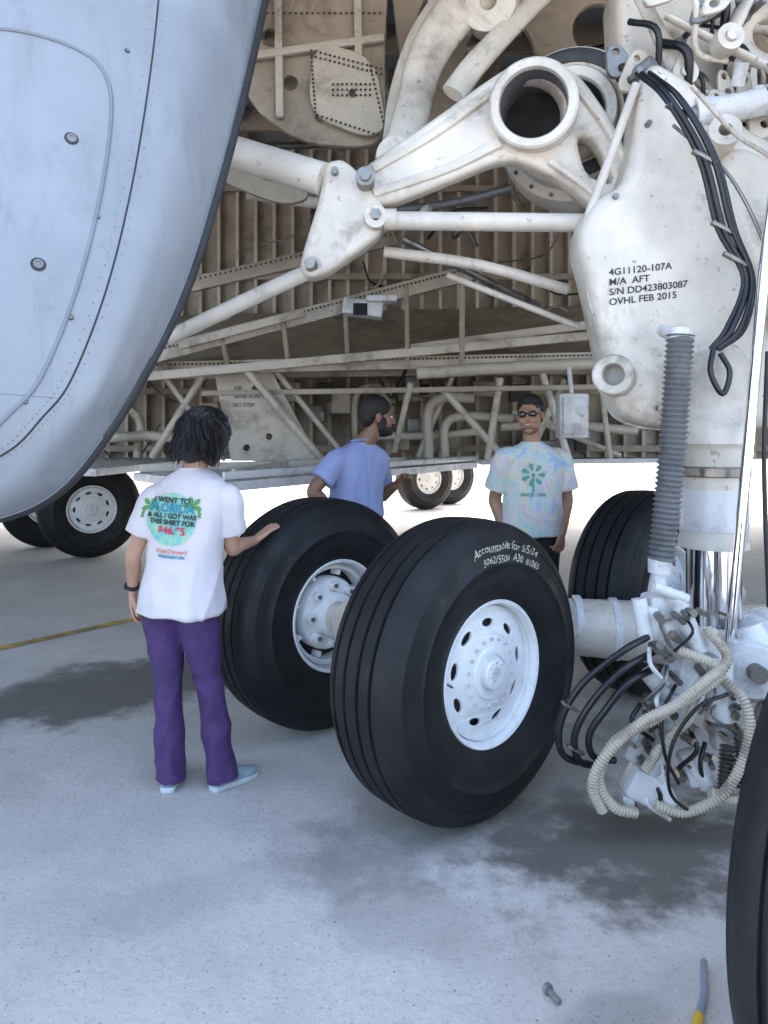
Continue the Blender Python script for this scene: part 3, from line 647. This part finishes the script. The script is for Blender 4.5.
G('springs', join([ribbed([(1.30,2.80,.36),(1.29,2.80,.20)],.022,.016,.3), ribbed([(1.36,2.82,.38),(1.37,2.82,.22)],.02,.016,.3)]),'steel')
for pts in [[(1.24,2.84,.80),(1.29,2.78,.70),(1.18,2.74,.62),(1.02,2.74,.50),(.86,2.75,.40),(.80,2.76,.26),(.86,2.77,.15),(.95,2.78,.12)],
            [(1.12,2.84,.72),(1.26,2.77,.66),(1.12,2.74,.56),(.95,2.73,.48),(.82,2.73,.36),(.775,2.75,.24),(.82,2.77,.13)],
            [(1.27,2.85,.62),(1.35,2.78,.55),(1.36,2.76,.40),(1.28,2.76,.22),(1.14,2.77,.13),(1.02,2.78,.15)],
            [(1.20,2.85,.55),(1.15,2.78,.48),(1.05,2.76,.40),(.98,2.78,.28)],
            [(1.38,2.86,.42),(1.40,2.78,.30),(1.33,2.77,.18),(1.22,2.78,.20)]]:
    G('brake_hose', ribbed(pts,.019,.013,.13,12),'hose')
for k, pts in enumerate([[(1.02,2.86,.76),(.90,2.80,.72),(.74,2.78,.60),(.665,2.79,.45),(.68,2.80,.33),(.80,2.82,.28)],
            [(1.04,2.86,.70),(.90,2.78,.66),(.78,2.76,.55),(.715,2.77,.42),(.74,2.79,.31),(.84,2.82,.28)],
            [(1.05,2.86,.64),(.92,2.78,.61),(.83,2.76,.52),(.77,2.77,.42),(.79,2.79,.33),(.88,2.82,.30)],
            [(1.12,2.84,.58),(1.04,2.76,.50),(1.04,2.74,.36),(1.10,2.76,.24)],
            [(1.30,2.80,.56),(1.16,2.74,.53),(1.06,2.72,.40),(1.06,2.74,.22),(1.16,2.77,.12)]]):
    G('black_hose', sweep(catmull(pts,k=10)[0],.0135 if k < 3 else .007,10),'black')
for c_ in ((.70,2.78,.52),(.72,2.78,.36)):
    G('hose_clamp', box(c_,(.07,.03,.012),Matrix.Rotation(.5,3,'Y'),.003),'steel')

# hose on the ground near the wheel, small bolt
ch = group('chock_rope', (1.0,2.0,.02))
obj('rope', sweep(catmull([(.93,2.15,.015),(.88,2.03,.02),(.83,1.95,.014),(.80,1.88,.015)],k=8)[0],.010,8), pbr('rope_grey',(.20,.23,.27),.7), ch)
obj('yellow_tip', cyl((.83,1.95,.016),(.79,1.88,.016),.013), M['yellow'], ch)
bo = group('dropped_bolt', (.47,2.03,.02))
obj('shank', join([cyl((.455,2.04,.014),(.475,2.00,.012),.008), cyl((.45,2.05,.016),(.456,2.038,.016),.015,n=6)]), M['greymetal'], bo)

# ------------------------------------------------------------------ people
def skinmat(name, col): return pbr(name, col, .5, var=.07, vscale=12, sss=.12, bump=.05, bscale=80)
def fabric(name, col, rough=.85, var=.06): 
    return pbr(name, col, rough, var=var, vscale=6, bump=.12, bscale=220)
def ringloft(rings, yaw, n=40, e=2.5):
    vs = []; fs = []; cy, sy = math.cos(yaw), math.sin(yaw)
    for (c, a, b2) in rings:
        for j in range(n):
            t = 2*math.pi*j/n; ct, st = math.cos(t), math.sin(t)
            x = a*math.copysign(abs(ct)**(2/e), ct); y = b2*math.copysign(abs(st)**(2/e), st)
            vs.append(V(c)+V((x*cy-y*sy, x*sy+y*cy, 0)))
    for i in range(len(rings)-1):
        for j in range(n):
            k = (j+1) % n; fs.append((i*n+j, i*n+k, (i+1)*n+k, (i+1)*n+j))
    fs.append(tuple(range(n-1,-1,-1))); fs.append(tuple((len(rings)-1)*n+j for j in range(n)))
    return vs, fs
def chain(pr, n=16):
    P, R = catmull([p for p, r in pr], [r for p, r in pr], 5)
    out = [sweep(P, R, n)]
    out.append(ball(P[0], R[0]*.98)); out.append(ball(P[-1], R[-1]*.98))
    return join(out)
def hand(w, d, nrm, side=1, curl=.35, s=1.):
    d = V(d).normalized(); nrm = V(nrm); nrm = (nrm-d*nrm.dot(d)).normalized(); lat = d.cross(nrm)*side
    F = Matrix((lat, nrm, d)).transposed(); w = V(w); out = []
    vs = []; fs = []; n = 20
    sec = [(-.02,.026,.020),(.01,.028,.019),(.04,.038,.017),(.07,.042,.0145),(.088,.040,.012)]
    for z, a, b2 in sec:
        for j in range(n):
            t = 2*math.pi*j/n; vs.append(w+F@V((a*s*math.cos(t), b2*s*math.sin(t), z*s)))
    for i in range(len(sec)-1):
        for j in range(n):
            k = (j+1) % n; fs.append((i*n+j, i*n+k, (i+1)*n+k, (i+1)*n+j))
    fs.append(tuple(range(n-1,-1,-1))); fs.append(tuple((len(sec)-1)*n+j for j in range(n))); out.append((vs, fs))
    for k, (lx, L) in enumerate(((.030,.072),(.0105,.080),(-.0095,.074),(-.0285,.058))):
        p = V((lx, 0, .078)); a = .06; pts = [(w+F@(p*s), .0095*s)]; sp = (lx)*6.
        for q, fr_ in enumerate((.45,.32,.23)):
            a += curl*(.6 if q == 0 else 1)*(1+.12*k)
            p = p+V((math.sin(sp)*L*fr_, -math.sin(a)*L*fr_, math.cos(a)*L*fr_)); pts.append((w+F@(p*s), (.0088-.0009*q)*s))
        out.append(chain(pts, 10))
    p = V((.022,-.004,.022)); pts = [(w+F@(p*s), .013*s)]
    for q, (L, an) in enumerate(((.038,.85),(.03,.6),(.024,.4))):
        p = p+V((math.sin(an)*L, -.22*L-curl*.2*L, math.cos(an)*L)); pts.append((w+F@(p*s), (.0115-.001*q)*s))
    out.append(chain(pts, 10))
    return join(out)
def headframe(f, up):
    f = V(f).normalized(); up = V(up); up = (up-f*up.dot(f)).normalized(); x = f.cross(up)
    return Matrix((x, f, up)).transposed()
def head_parts(c, F, s=1., male=False):
    def e(p, r): return ball(V(c)+F@(V(p)*s), V(r)*s, F)
    j = 1.08 if male else 1.
    return join([e((0,-.012,.035),(.073,.092,.084)), e((0,.028,-.015),(.060*j,.060,.085)), e((0,.035,-.062),(.048*j,.048,.042)), e((0,.066,-.088),(.022*j,.020,.016)),
                 e((0,.094,-.012),(.010,.018,.026)), e((0,.102,-.026),(.015,.014,.010)), e((.074,-.008,0),(.008,.018,.030)), e((-.074,-.008,0),(.008,.018,.030)),
                 e((0,.076,.030),(.048,.014,.012)), e((.036,.062,-.025),(.022,.022,.02)), e((-.036,.062,-.025),(.022,.022,.02)), e((0,.080,-.052),(.024,.012,.014))])
def displace(me, amp, freq, aniso=(1,1,1), seed=0, fn=None):
    me.update(); nor = [v.normal.copy() for v in me.vertices]
    for v, nn in zip(me.vertices, nor):
        p = V((v.co.x*aniso[0], v.co.y*aniso[1], v.co.z*aniso[2]))*freq+V((seed,seed*2,seed*3))
        q = p+V((noise.noise(p*.5), noise.noise(p*.5+V((9,9,9))), noise.noise(p*.5+V((5,1,3)))))*.9
        h = 1-abs(noise.noise(q))*2.2
        k = fn(v.co) if fn else 1.
        v.co += nn*(h*.6*amp*k + noise.noise(p*.6)*amp*.8*k)
    me.update()
def shoe(ank, d, s=1., mat=None, sole=None, par=None):
    d = V(d).normalized(); F = Matrix((d.cross(V((0,0,1))), d, V((0,0,1)))).transposed(); a = V((ank[0], ank[1], 0))
    def pt(x, y, z): return a+F@V((x*s, y*s, z*s))
    up = join([ball(pt(0,-.02,.050),V((.036,.050,.045))*s,F), ball(pt(0,.06,.045),V((.038,.075,.036))*s,F), ball(pt(.004,.125,.036),V((.042,.062,.028))*s,F), cyl(pt(0,-.02,.05),pt(0,-.025,.10),.040*s,.038*s)])
    objm('shoe', remesh(up,.006,3), mat, par)
    sl = chaikin([(-.035,-.07),(.035,-.07),(.036,0),(.048,.10),(.044,.165),(.012,.195),(-.03,.185),(-.044,.12),(-.034,.02)],2)
    obj('sole', plate(sl, [], .026, .005, lambda x, y, z: pt(x, y, z+.014)), sole, par)

def person(name, loc, D):
    g = group(name, loc); L = V(loc)
    W = lambda p: L+V(p)
    skin = D['skin']; parts = []
    F = headframe(D['face'], D.get('up',(0,0,1))); hc = W(D['head']); hs = D.get('hs',1.)
    parts.append(head_parts(hc, F, hs, D['male']))
    nb = W(D['neck']); nr_ = .056 if D['male'] else .047
    parts.append(chain([(hc+F@V((0,-.025,-.03)), nr_*.95),(hc+F@V((0,-.02,-.09)), nr_*.95),(nb+V((0,0,-.02)), nr_*1.15)]))
    ht = W(D['hem']); yaw = D['yaw']
    parts.append(ringloft([(ht.lerp(nb,t), a*.8, b2*.8) for t,a,b2 in D['torso']], yaw))
    k = 1.08 if D['male'] else .84
    for s_ in ('L','R'):
        sh, el, wr = W(D['sh'+s_]), W(D['el'+s_]), W(D['wr'+s_])
        parts.append(chain([(sh,.050*k),(sh.lerp(el,.45),.046*k),(el,.040*k),(el.lerp(wr,.3),.041*k),(el.lerp(wr,.75),.031*k),(wr,.026*k)]))
        hd = D['hand'+s_]; parts.append(hand(wr, hd[0], hd[1], hd[2], hd[3], 1.0 if D['male'] else .94))
    objm('body', remesh(join(parts),.0042,3), skin, g)
    # eyes, lips, brows
    def e(nm, p, r, mat): return obj(nm, ball(hc+F@(V(p)*hs), V(r)*hs, F, 16, 10), mat, g)
    if not D.get('glasses'):
        for sx in (-1,1):
            e('eye',(sx*.030,.0765,.008),(.013,.010,.008),M_eye); e('iris',(sx*.030,.085,.008),(.0055,.0035,.0055),M['ink'])
            e('eyebrow',(sx*.031,.086,.030),(.019,.006,.004),D['hairmat'])
    else:
        for sx in (-1,1):
            e('sunglass_lens',(sx*.032,.092,.012),(.027,.010,.019),M_lens)
            obj('sunglass_temple', sweep([hc+F@V((sx*.058,.088,.018)), hc+F@V((sx*.074,.05,.018)), hc+F@V((sx*.078,-.01,.014))], .0035, 8), M_lens, g)
        obj('sunglass_bridge', sweep([hc+F@V((-.012,.101,.016)), hc+F@V((0,.108,.018)), hc+F@V((.012,.101,.016))], .003, 8), M_lens, g)
    e('lips',(0,.0885,-.052),(.022,.0065,.0075),D['lip'])
    if D.get('smile'): e('teeth',(0,.0925,-.0515),(.016,.004,.0035),M_eye)
    # shirt
    sp = [ringloft([(ht.lerp(nb,t), a, b2) for t,a,b2 in D['torso']], yaw)]
    for s_ in ('L','R'):
        sh, el = W(D['sh'+s_]), W(D['el'+s_]); f_ = D['sleeve']; r = D['sr']
        c = ht.lerp(nb,1.); c = V((c.x, c.y, sh.z+.045))
        inn = sh.lerp(c,.55)
        P, Rr = catmull([inn, sh, sh.lerp(el,f_*.55), sh.lerp(el,f_)], [r*.72, r*.90, r*1.0, r*1.08], 5); sp += [sweep(P,Rr,24), ball(sh,r*.89), ball(inn, r*.7)]
    sm = remesh(join(sp),.0055,9)
    def wk(co): return .55+.9*max(0, min(1, 1-(co.z-ht.z)/.45))
    displace(sm, D.get('wr_amp',.008), 9, (1,1,.45), D.get('seed',1), wk)
    so = objm('shirt', sm, D['shirt'], g, angle=180)
    bvh = BVHTree.FromPolygons([tuple(v.co) for v in sm.vertices],[tuple(p.vertices) for p in sm.polygons])
    cyw, syw = math.cos(yaw), math.sin(yaw)
    if D.get('collar'):
        for sx in (-1,1):
            pts = []
            for q in range(9):
                a = math.pi*(.5+sx*(.05+.95*q/8)); r = .066
                x, y = r*math.cos(a), r*math.sin(a); pts.append(nb+V((x*cyw-y*syw, x*syw+y*cyw, .005+.012*q/8)))
            obj('collar', sweep(pts,.016,8,flat=.5), D['shirt'], g)
    else:
        pts = []
        for q in range(25):
            a = 2*math.pi*q/24; x, y = D['torso'][-1][1]*.98*math.cos(a), D['torso'][-1][2]*.98*math.sin(a); pts.append(nb+V((x*cyw-y*syw, x*syw+y*cyw, -.004)))
        obj('neckband', sweep(pts,.007,8), D['shirt'], g)
    # trousers
    hip = W(D['hip']); pw = D['pw']
    tr = [ringloft([(hip+V((0,0,-.11)), pw*.82, .09),(hip+V((0,0,-.05)), pw, .112),(hip+V((0,0,.02)), pw*.88, .098),(hip+V((0,0,.10)), pw*.76, .085)], yaw)]
    for s_ in ('L','R'):
        sx = -1 if s_ == 'L' else 1
        if D.get('flip'): sx = -sx
        h = hip+V((sx*pw*.50*cyw, sx*pw*.50*syw, -.05)); kn, an = W(D['kn'+s_]), W(D['an'+s_])
        lr = D['lr']; P, Rr = catmull([h, h.lerp(kn,.5), kn, kn.lerp(an,.45), an.lerp(V((an.x,an.y,0)),.55)], lr, 6)
        tr += [sweep(P,Rr,24), ball(h,lr[0]*.95)]
    tm = remesh(join(tr),.0065,4)
    displace(tm, .012, 10, (1,1,.8), 4, lambda co: (.4+.9*max(0,1-abs(co.z-L.z-.15)/.35)+.4*max(0,1-abs(co.z-L.z-.5)/.15)+.4*max(0,1-abs(co.z-L.z-.72)/.1))*(0 if co.z > ht.z+.03 else 1))
    objm('trousers', tm, D['pants'], g, angle=180)
    for s_ in ('L','R'):
        shoe(W(D['an'+s_]), D['foot'+s_], D.get('shs',1.), D['shoe'], M_sole, g)
    return g, bvh, hc, F, so

M_eye = pbr('eye_white', (.65,.63,.60), .3); M_lens = pbr('sunglass_black', (.01,.01,.012), .08, coat=.5)
M_sole = pbr('shoe_sole', (.50,.54,.56), .6)
hair_b = pbr('hair_black', (.007,.005,.005), .42, var=.4, vscale=40, bump=.3, bscale=120)
hair_d = pbr('hair_dark', (.010,.007,.005), .6, var=.4, vscale=40, bump=.5, bscale=150)

# --- woman
W0 = (-.80,3.25,0)
wom = dict(male=False, skin=skinmat('skin_fair',(.46,.265,.18)), lip=pbr('lip_pink',(.38,.14,.12),.4), hairmat=hair_b,
    head=(.015,.03,1.512), face=(.55,.80,-.25), neck=(-.04,0,1.395), hem=(-.095,-.0,.765), hs=1., up=(.04,0,1),
    torso=[(0,.190,.146),(.12,.184,.138),(.34,.162,.118),(.60,.168,.116),(.78,.176,.108),(.86,.165,.095),(.915,.140,.082),(.955,.100,.070),(.98,.070,.060),(1.,.056,.056)],
    yaw=math.radians(-14), shL=(-.205,.0,1.262), elL=(-.290,-.03,1.02), wrL=(-.325,.06,.84), shR=(.118,-.02,1.262), elR=(.118,.06,1.035), wrR=(.180,.300,1.03),
    handL=((-.05,.10,-1),(-1,-.25,0),-1,.30), handR=((.56,.52,.46),(-.45,-.42,.79),-1,.06), sleeve=.66, sr=.066,
    shirt=fabric('white_cotton',(.63,.59,.61)), hip=(-.105,0,.86), pw=.160, knL=(-.150,.01,.47), knR=(.02,.02,.47), anL=(-.135,-.02,.075), anR=(.10,-.02,.075),
    lr=[.092,.082,.062,.056,.066], pants=fabric('purple_trousers',(.058,.026,.105),.8,.16), shoe=fabric('grey_knit_shoe',(.23,.29,.33)), footL=(-.05,1,0), footR=(.66,.66,0), shs=.92, seed=3, wr_amp=.011)
g, bvh, hc, F, so = person('woman', W0, wom)
# bob hair : volume plus strands
hv = [ball(hc+F@V(p), V(r), F) for p, r in [((0,-.018,.042),(.088,.103,.094)), ((0,-.045,-.02),(.092,.075,.085)), ((.054,-.02,-.03),(.036,.060,.075)), ((-.054,-.02,-.03),(.036,.060,.075)), ((0,-.058,-.06),(.074,.050,.048))]]
hm = remesh(join(hv),.005,3); displace(hm,.016,24,(1,1,.5),2)
objm('hair', hm, hair_b, g, angle=180)
st = []; r3 = random.Random(5)
for i in range(1700):
    a = r3.uniform(-.25,math.pi+.25)+math.pi     # around back and sides
    rad = r3.uniform(.95,1.24); tilt = r3.uniform(.0,1.0); L_ = r3.uniform(.75,1.32); curl = r3.uniform(-.9,.9); pts = []
    fk = r3.uniform(-1,2.8); wv = r3.uniform(0,6.28); wa = r3.uniform(.05,.19)
    for q in range(11):
        t = q/10; th = (.05+.4*tilt)+t*1.65*L_
        rr_ = .092*rad*(math.sin(min(th,1.65))); zz = .044+.099*math.cos(min(th,1.6)) - max(0,th-1.5)*.16
        aa = a+curl*t*.35+wa*math.sin(wv+t*11)
        fl = 1+.20*max(0,t-.65)*fk+.06*math.cos(wv+t*11)*t
        pts.append(hc+F@V((rr_*math.cos(aa)*fl*1.0, -.018+rr_*1.12*math.sin(aa)*fl, zz+.008*math.sin(wv+t*9))))
    st.append(sweep(pts,[.0014,.0020,.0022,.0023,.0023,.0023,.0022,.0020,.0016,.0011,.0006],4,caps=False))
obj('hair_strands', join(st), hair_b, g)
# print on the back of the T-shirt
def project(vf, cx, cz, y_from, direction, bvh_, lift=.003, rot=0.):
    o_ = []; c_, s_ = math.cos(rot), math.sin(rot); d = V(direction)
    for p in vf[0]:
        x = cx+p.x*c_-p.y*s_; z = cz+p.x*s_+p.y*c_
        hit = bvh_.ray_cast(V((x,y_from,z)), d)
        o_.append((hit[0]-d*lift) if hit[0] else V((x,y_from,z)))
    keep = [f for f in vf[1] if all(abs(o_[i].y-y_from) > 1e-4 for i in f)]
    return o_, keep
def gridshape(inside, w, h, step):
    vs = []; idx = {}; fs = []; nx = int(w/step); nz = int(h/step)
    for i in range(-nx, nx+1):
        for j in range(-nz, nz+1): idx[i,j] = len(vs); vs.append(V((i*step, j*step, 0)))
    for i in range(-nx, nx):
        for j in range(-nz, nz):
            if inside((i+.5)*step, (j+.5)*step): fs.append((idx[i,j], idx[i+1,j], idx[i+1,j+1], idx[i,j+1]))
    used = sorted({i for f in fs for i in f}); mp = {k: n for n, k in enumerate(used)}
    return [vs[k] for k in used], [tuple(mp[i] for i in f) for f in fs]
m, nt, b, vec = newmat('print_teal')
c = _mix(nt, _range(nt, _noise(nt, vec, 22, 6, .7), .4, .6), (.16,.50,.47), (.36,.60,.42))
nt.links.new(c, b.inputs['Base Color']); b.inputs['Roughness'].default_value = .8; M['teal'] = m
M['pgreen'] = pbr('print_green',(.09,.30,.09),.8); M['ppink'] = pbr('print_pink',(.55,.03,.12),.8); M['porange'] = pbr('print_orange',(.65,.25,.15),.8); M['pblue'] = pbr('print_blue',(.03,.24,.36),.8)
dn = (0,1,0); pc = (-.905, 1.180)
def Pj(nm, vf, cx, cz, mat, lift, rot=-.06): obj(nm, project(vf, cx, cz, 2.6, dn, bvh, lift, rot), mat, g, smooth=False)
Pj('shirt_print', gridshape(lambda x,z: x*x+z*z < .112**2, .12,.12,.004), pc[0], pc[1], M['teal'], .002)
def palm(cx, cz, s, mir):
    def ins(x, z):
        x *= mir
        if abs(x-.25*s*math.sin(z/s*1.2)+.02) < .006 and -1.0*s < z < 0: return True
        r = math.hypot(x, z); a = math.atan2(z, x)
        return r < s*.75*abs(math.cos(a*2.5+.4))**.8 and z > -.35*s
    Pj('shirt_print', gridshape(ins, s, s*1.1, .003), cx, cz, M['pgreen'], .0035)
palm(pc[0]-.098, pc[1]+.055, .052, 1); palm(pc[0]+.098, pc[1]+.060, .052, -1)
for s, size, dz, mt in (('I WENT TO',.032,.080,'ink'),('FLORIDA',.050,.046,'pblue'),('& ALL I GOT WAS',.028,.014,'ink'),('THIS SHIRT FOR',.029,-.013,'ink'),('$46.95',.046,-.048,'ppink'),('Cape Canaveral',.022,-.135,'porange'),('SPACE COAST USA',.014,-.158,'pblue')):
    Pj('shirt_text', textmesh(s,size,'CENTER',.0012), pc[0]+.004, pc[1]+dz, M[mt], .0095)
# wrist band
wl = V(W0)+V(wom['wrL']); we = V(W0)+V(wom['elL']); dd = (we-wl).normalized()
obj('watch', join([lathe([(.024,-.010),(.029,-.010),(.029,.010),(.024,.010)],24,wl+dd*.03,dd,True), box(wl+dd*.03+V((-.028,-.005,0)),(.012,.03,.03),None,.004)]), M['ink'], g)

# --- man in blue polo (seen from the side / back), leaning slightly to the wheel
W1 = (-.09,4.90,0)
m1 = dict(male=True, skin=skinmat('skin_brown',(.24,.125,.075)), lip=pbr('lip_brown',(.20,.09,.07),.5), hairmat=hair_d,
    head=(.045,-.02,1.640), face=(.92,.22,-.05), neck=(-.055,-.01,1.480), hem=(-.115,.03,.90), hs=1.12,
    torso=[(0,.190,.145),(.2,.188,.142),(.42,.182,.135),(.65,.198,.135),(.80,.205,.128),(.87,.19,.112),(.92,.155,.095),(.955,.112,.080),(.98,.082,.072),(1.,.066,.066)],
    yaw=math.radians(30), shL=(.04,.10,1.365), elL=(.07,.18,1.11), wrL=(.18,.04,1.20), shR=(-.21,-.12,1.365), elR=(-.36,-.20,1.17), wrR=(-.22,-.16,1.02),
    handL=((.35,-.35,.5),(-.2,.3,1),1,.6), handR=((.8,.3,-.5),(-.3,-.9,0),1,.4), sleeve=.66, sr=.080,
    shirt=fabric('blue_polo',(.29,.335,.56)), hip=(-.11,.03,.95), pw=.172, knL=(-.12,.12,.52), knR=(-.06,-.1,.52), anL=(-.12,.13,.09), anR=(-.04,-.12,.09),
    lr=[.10,.09,.072,.062,.062], pants=fabric('dark_trousers',(.03,.035,.05)), shoe=fabric('dark_shoe',(.03,.03,.03)), footL=(.9,.4,0), footR=(.9,.2,0), collar=True, seed=6, wr_amp=.013)
g, bvh1, hc, F, so = person('man', W1, m1)
def e3(nm, parts, mat, vox=.005, amp=.003, fr_=60, s=1.1):
    mm = remesh(join([ball(hc+F@(V(p)*s), V(r)*s, F) for p, r in parts]), vox, 3); displace(mm, amp, fr_, (1,1,1), 3); objm(nm, mm, mat, g, angle=180)
e3('hair', [((0,-.022,.052),(.083,.098,.088)), ((0,-.060,.005),(.070,.052,.065))], hair_d, s=1.12)
e3('beard', [((0,.036,-.066),(.056,.056,.046)), ((.058,.018,-.035),(.016,.030,.045)), ((-.058,.018,-.035),(.016,.030,.045)), ((0,.080,-.078),(.030,.018,.026)), ((0,.094,-.038),(.024,.008,.005))], hair_d, s=1.12)

# --- man in tie dye shirt with sunglasses
m, nt, b, vec = newmat('tie_dye')
nz = _noise(nt, vec, 3.6, 4, .5, 2.6)
rp = nt.nodes.new('ShaderNodeValToRGB'); nt.links.new(nz, rp.inputs[0]); cr = rp.color_ramp
cols = [(.34,(.36,.52,.70)),(.40,(.64,.66,.68)),(.44,(.42,.62,.56)),(.48,(.66,.66,.66)),(.515,(.64,.60,.42)),(.55,(.66,.66,.66)),(.585,(.64,.46,.54)),(.62,(.64,.64,.66)),(.67,(.38,.54,.68))]
cr.elements[0].position, cr.elements[0].color = cols[0][0], (*cols[0][1],1); cr.elements[1].position, cr.elements[1].color = cols[-1][0], (*cols[-1][1],1)
for p_, c_ in cols[1:-1]: el = cr.elements.new(p_); el.color = (*c_,1)
nt.links.new(rp.outputs[0], b.inputs['Base Color']); b.inputs['Roughness'].default_value = .85
W2 = (.975,4.92,0)
m2 = dict(male=True, skin=skinmat('skin_tan',(.37,.20,.13)), lip=pbr('lip_tan',(.32,.13,.10),.5), hairmat=hair_d, glasses=True, smile=True,
    head=(-.005,-.02,1.645), face=(-.38,-.92,.06), up=(-.06,0,1), neck=(.01,.0,1.480), hem=(.015,.0,.87), hs=1.10,
    torso=[(0,.200,.145),(.2,.192,.138),(.42,.185,.130),(.65,.200,.135),(.80,.208,.128),(.87,.192,.110),(.92,.157,.095),(.955,.112,.080),(.98,.082,.075),(1.,.070,.070)],
    yaw=math.radians(180-12), shL=(.198,.0,1.368), elL=(.250,.04,1.10), wrL=(.185,-.10,.89), shR=(-.178,-.04,1.368), elR=(-.230,.05,1.10), wrR=(-.175,-.02,.87),
    handL=((-.25,-.25,-1),(.6,-.8,0),-1,.5), handR=((.1,-.1,-1),(-1,-.2,0),1,.4), sleeve=.74, sr=.078,
    shirt=m, hip=(.01,0,.93), pw=.175, knL=(.10,-.01,.50), knR=(-.09,-.01,.50), anL=(.12,.02,.09), anR=(-.11,.02,.09),
    lr=[.10,.09,.072,.062,.062], pants=fabric('black_trousers',(.012,.012,.014)), shoe=fabric('black_shoe',(.02,.02,.02)), footL=(.2,-1,0), footR=(-.25,-1,0), seed=9, wr_amp=.013)
g, bvh2, hc, F, so = person('man', W2, m2)
e3('hair', [((0,-.024,.058),(.081,.094,.086)), ((0,-.060,.010),(.068,.050,.060)), ((0,.035,.098),(.050,.040,.036))], hair_d, amp=.004)
e3('stubble', [((0,.034,-.068),(.0515,.050,.040))], pbr('stubble',(.17,.10,.07),.7), amp=.0005)
def ins(x, z):
    r = math.hypot(x, z); a = math.atan2(z, x); return .028 < r < .075 and abs(math.cos(a*3.5)) > .45 and (int(r*160) % 2 == 0 or abs(math.cos(a*3.5)) > .9) or (abs(x) < .005 and -.11 < z < 0) or r < .012
M['mint'] = pbr('print_mint',(.10,.33,.27),.8)
obj('shirt_print', project(gridshape(ins,.09,.12,.003), .965, 1.27, 4.3, dn, bvh2, .003), M['mint'], g, smooth=False)
obj('shirt_text', project(textmesh('SINCE 1986',.032,'CENTER',.0006), .965, 1.14, 4.3, dn, bvh2, .006), M['mint'], g, smooth=False)

# ------------------------------------------------------------------ light, world, camera
el, rot = math.radians(52), math.radians(15)
w = bpy.data.worlds.new('World'); scene.world = w; w.use_nodes = True
nt = w.node_tree; bg = nt.nodes['Background']; sky = nt.nodes.new('ShaderNodeTexSky'); sky.sky_type = 'NISHITA'
sky.sun_disc = False; sky.sun_elevation = el; sky.sun_rotation = rot; sky.altitude = 0; sky.air_density = 1.; sky.dust_density = 4.; sky.ozone_density = .6
nt.links.new(sky.outputs[0], bg.inputs[0]); bg.inputs[1].default_value = 1.0
ld = bpy.data.lights.new('sun','SUN'); ld.energy = 5.; ld.angle = math.radians(.5); ld.color = (1,.93,.84)
lo = bpy.data.objects.new('sun', ld); COL.objects.link(lo)
dsun = V((math.sin(rot)*math.cos(el), math.cos(rot)*math.cos(el), math.sin(el)))
lo.rotation_euler = (-dsun).to_track_quat('-Z','Y').to_euler(); lo.location = dsun*50
cd = bpy.data.cameras.new('camera'); cam = bpy.data.objects.new('camera', cd); COL.objects.link(cam)
cam.location = (0,0,1.56); cam.rotation_euler = (math.radians(90),0,0)
cd.sensor_fit = 'VERTICAL'; cd.sensor_height = 36; cd.lens = 26; cd.shift_y = -82/1024; cd.clip_end = 2000; cd.clip_start = .05
scene.camera = cam
scene.view_settings.view_transform = 'Standard'; scene.view_settings.look = 'None'; scene.view_settings.exposure = 0
print('objects', len(bpy.data.objects))
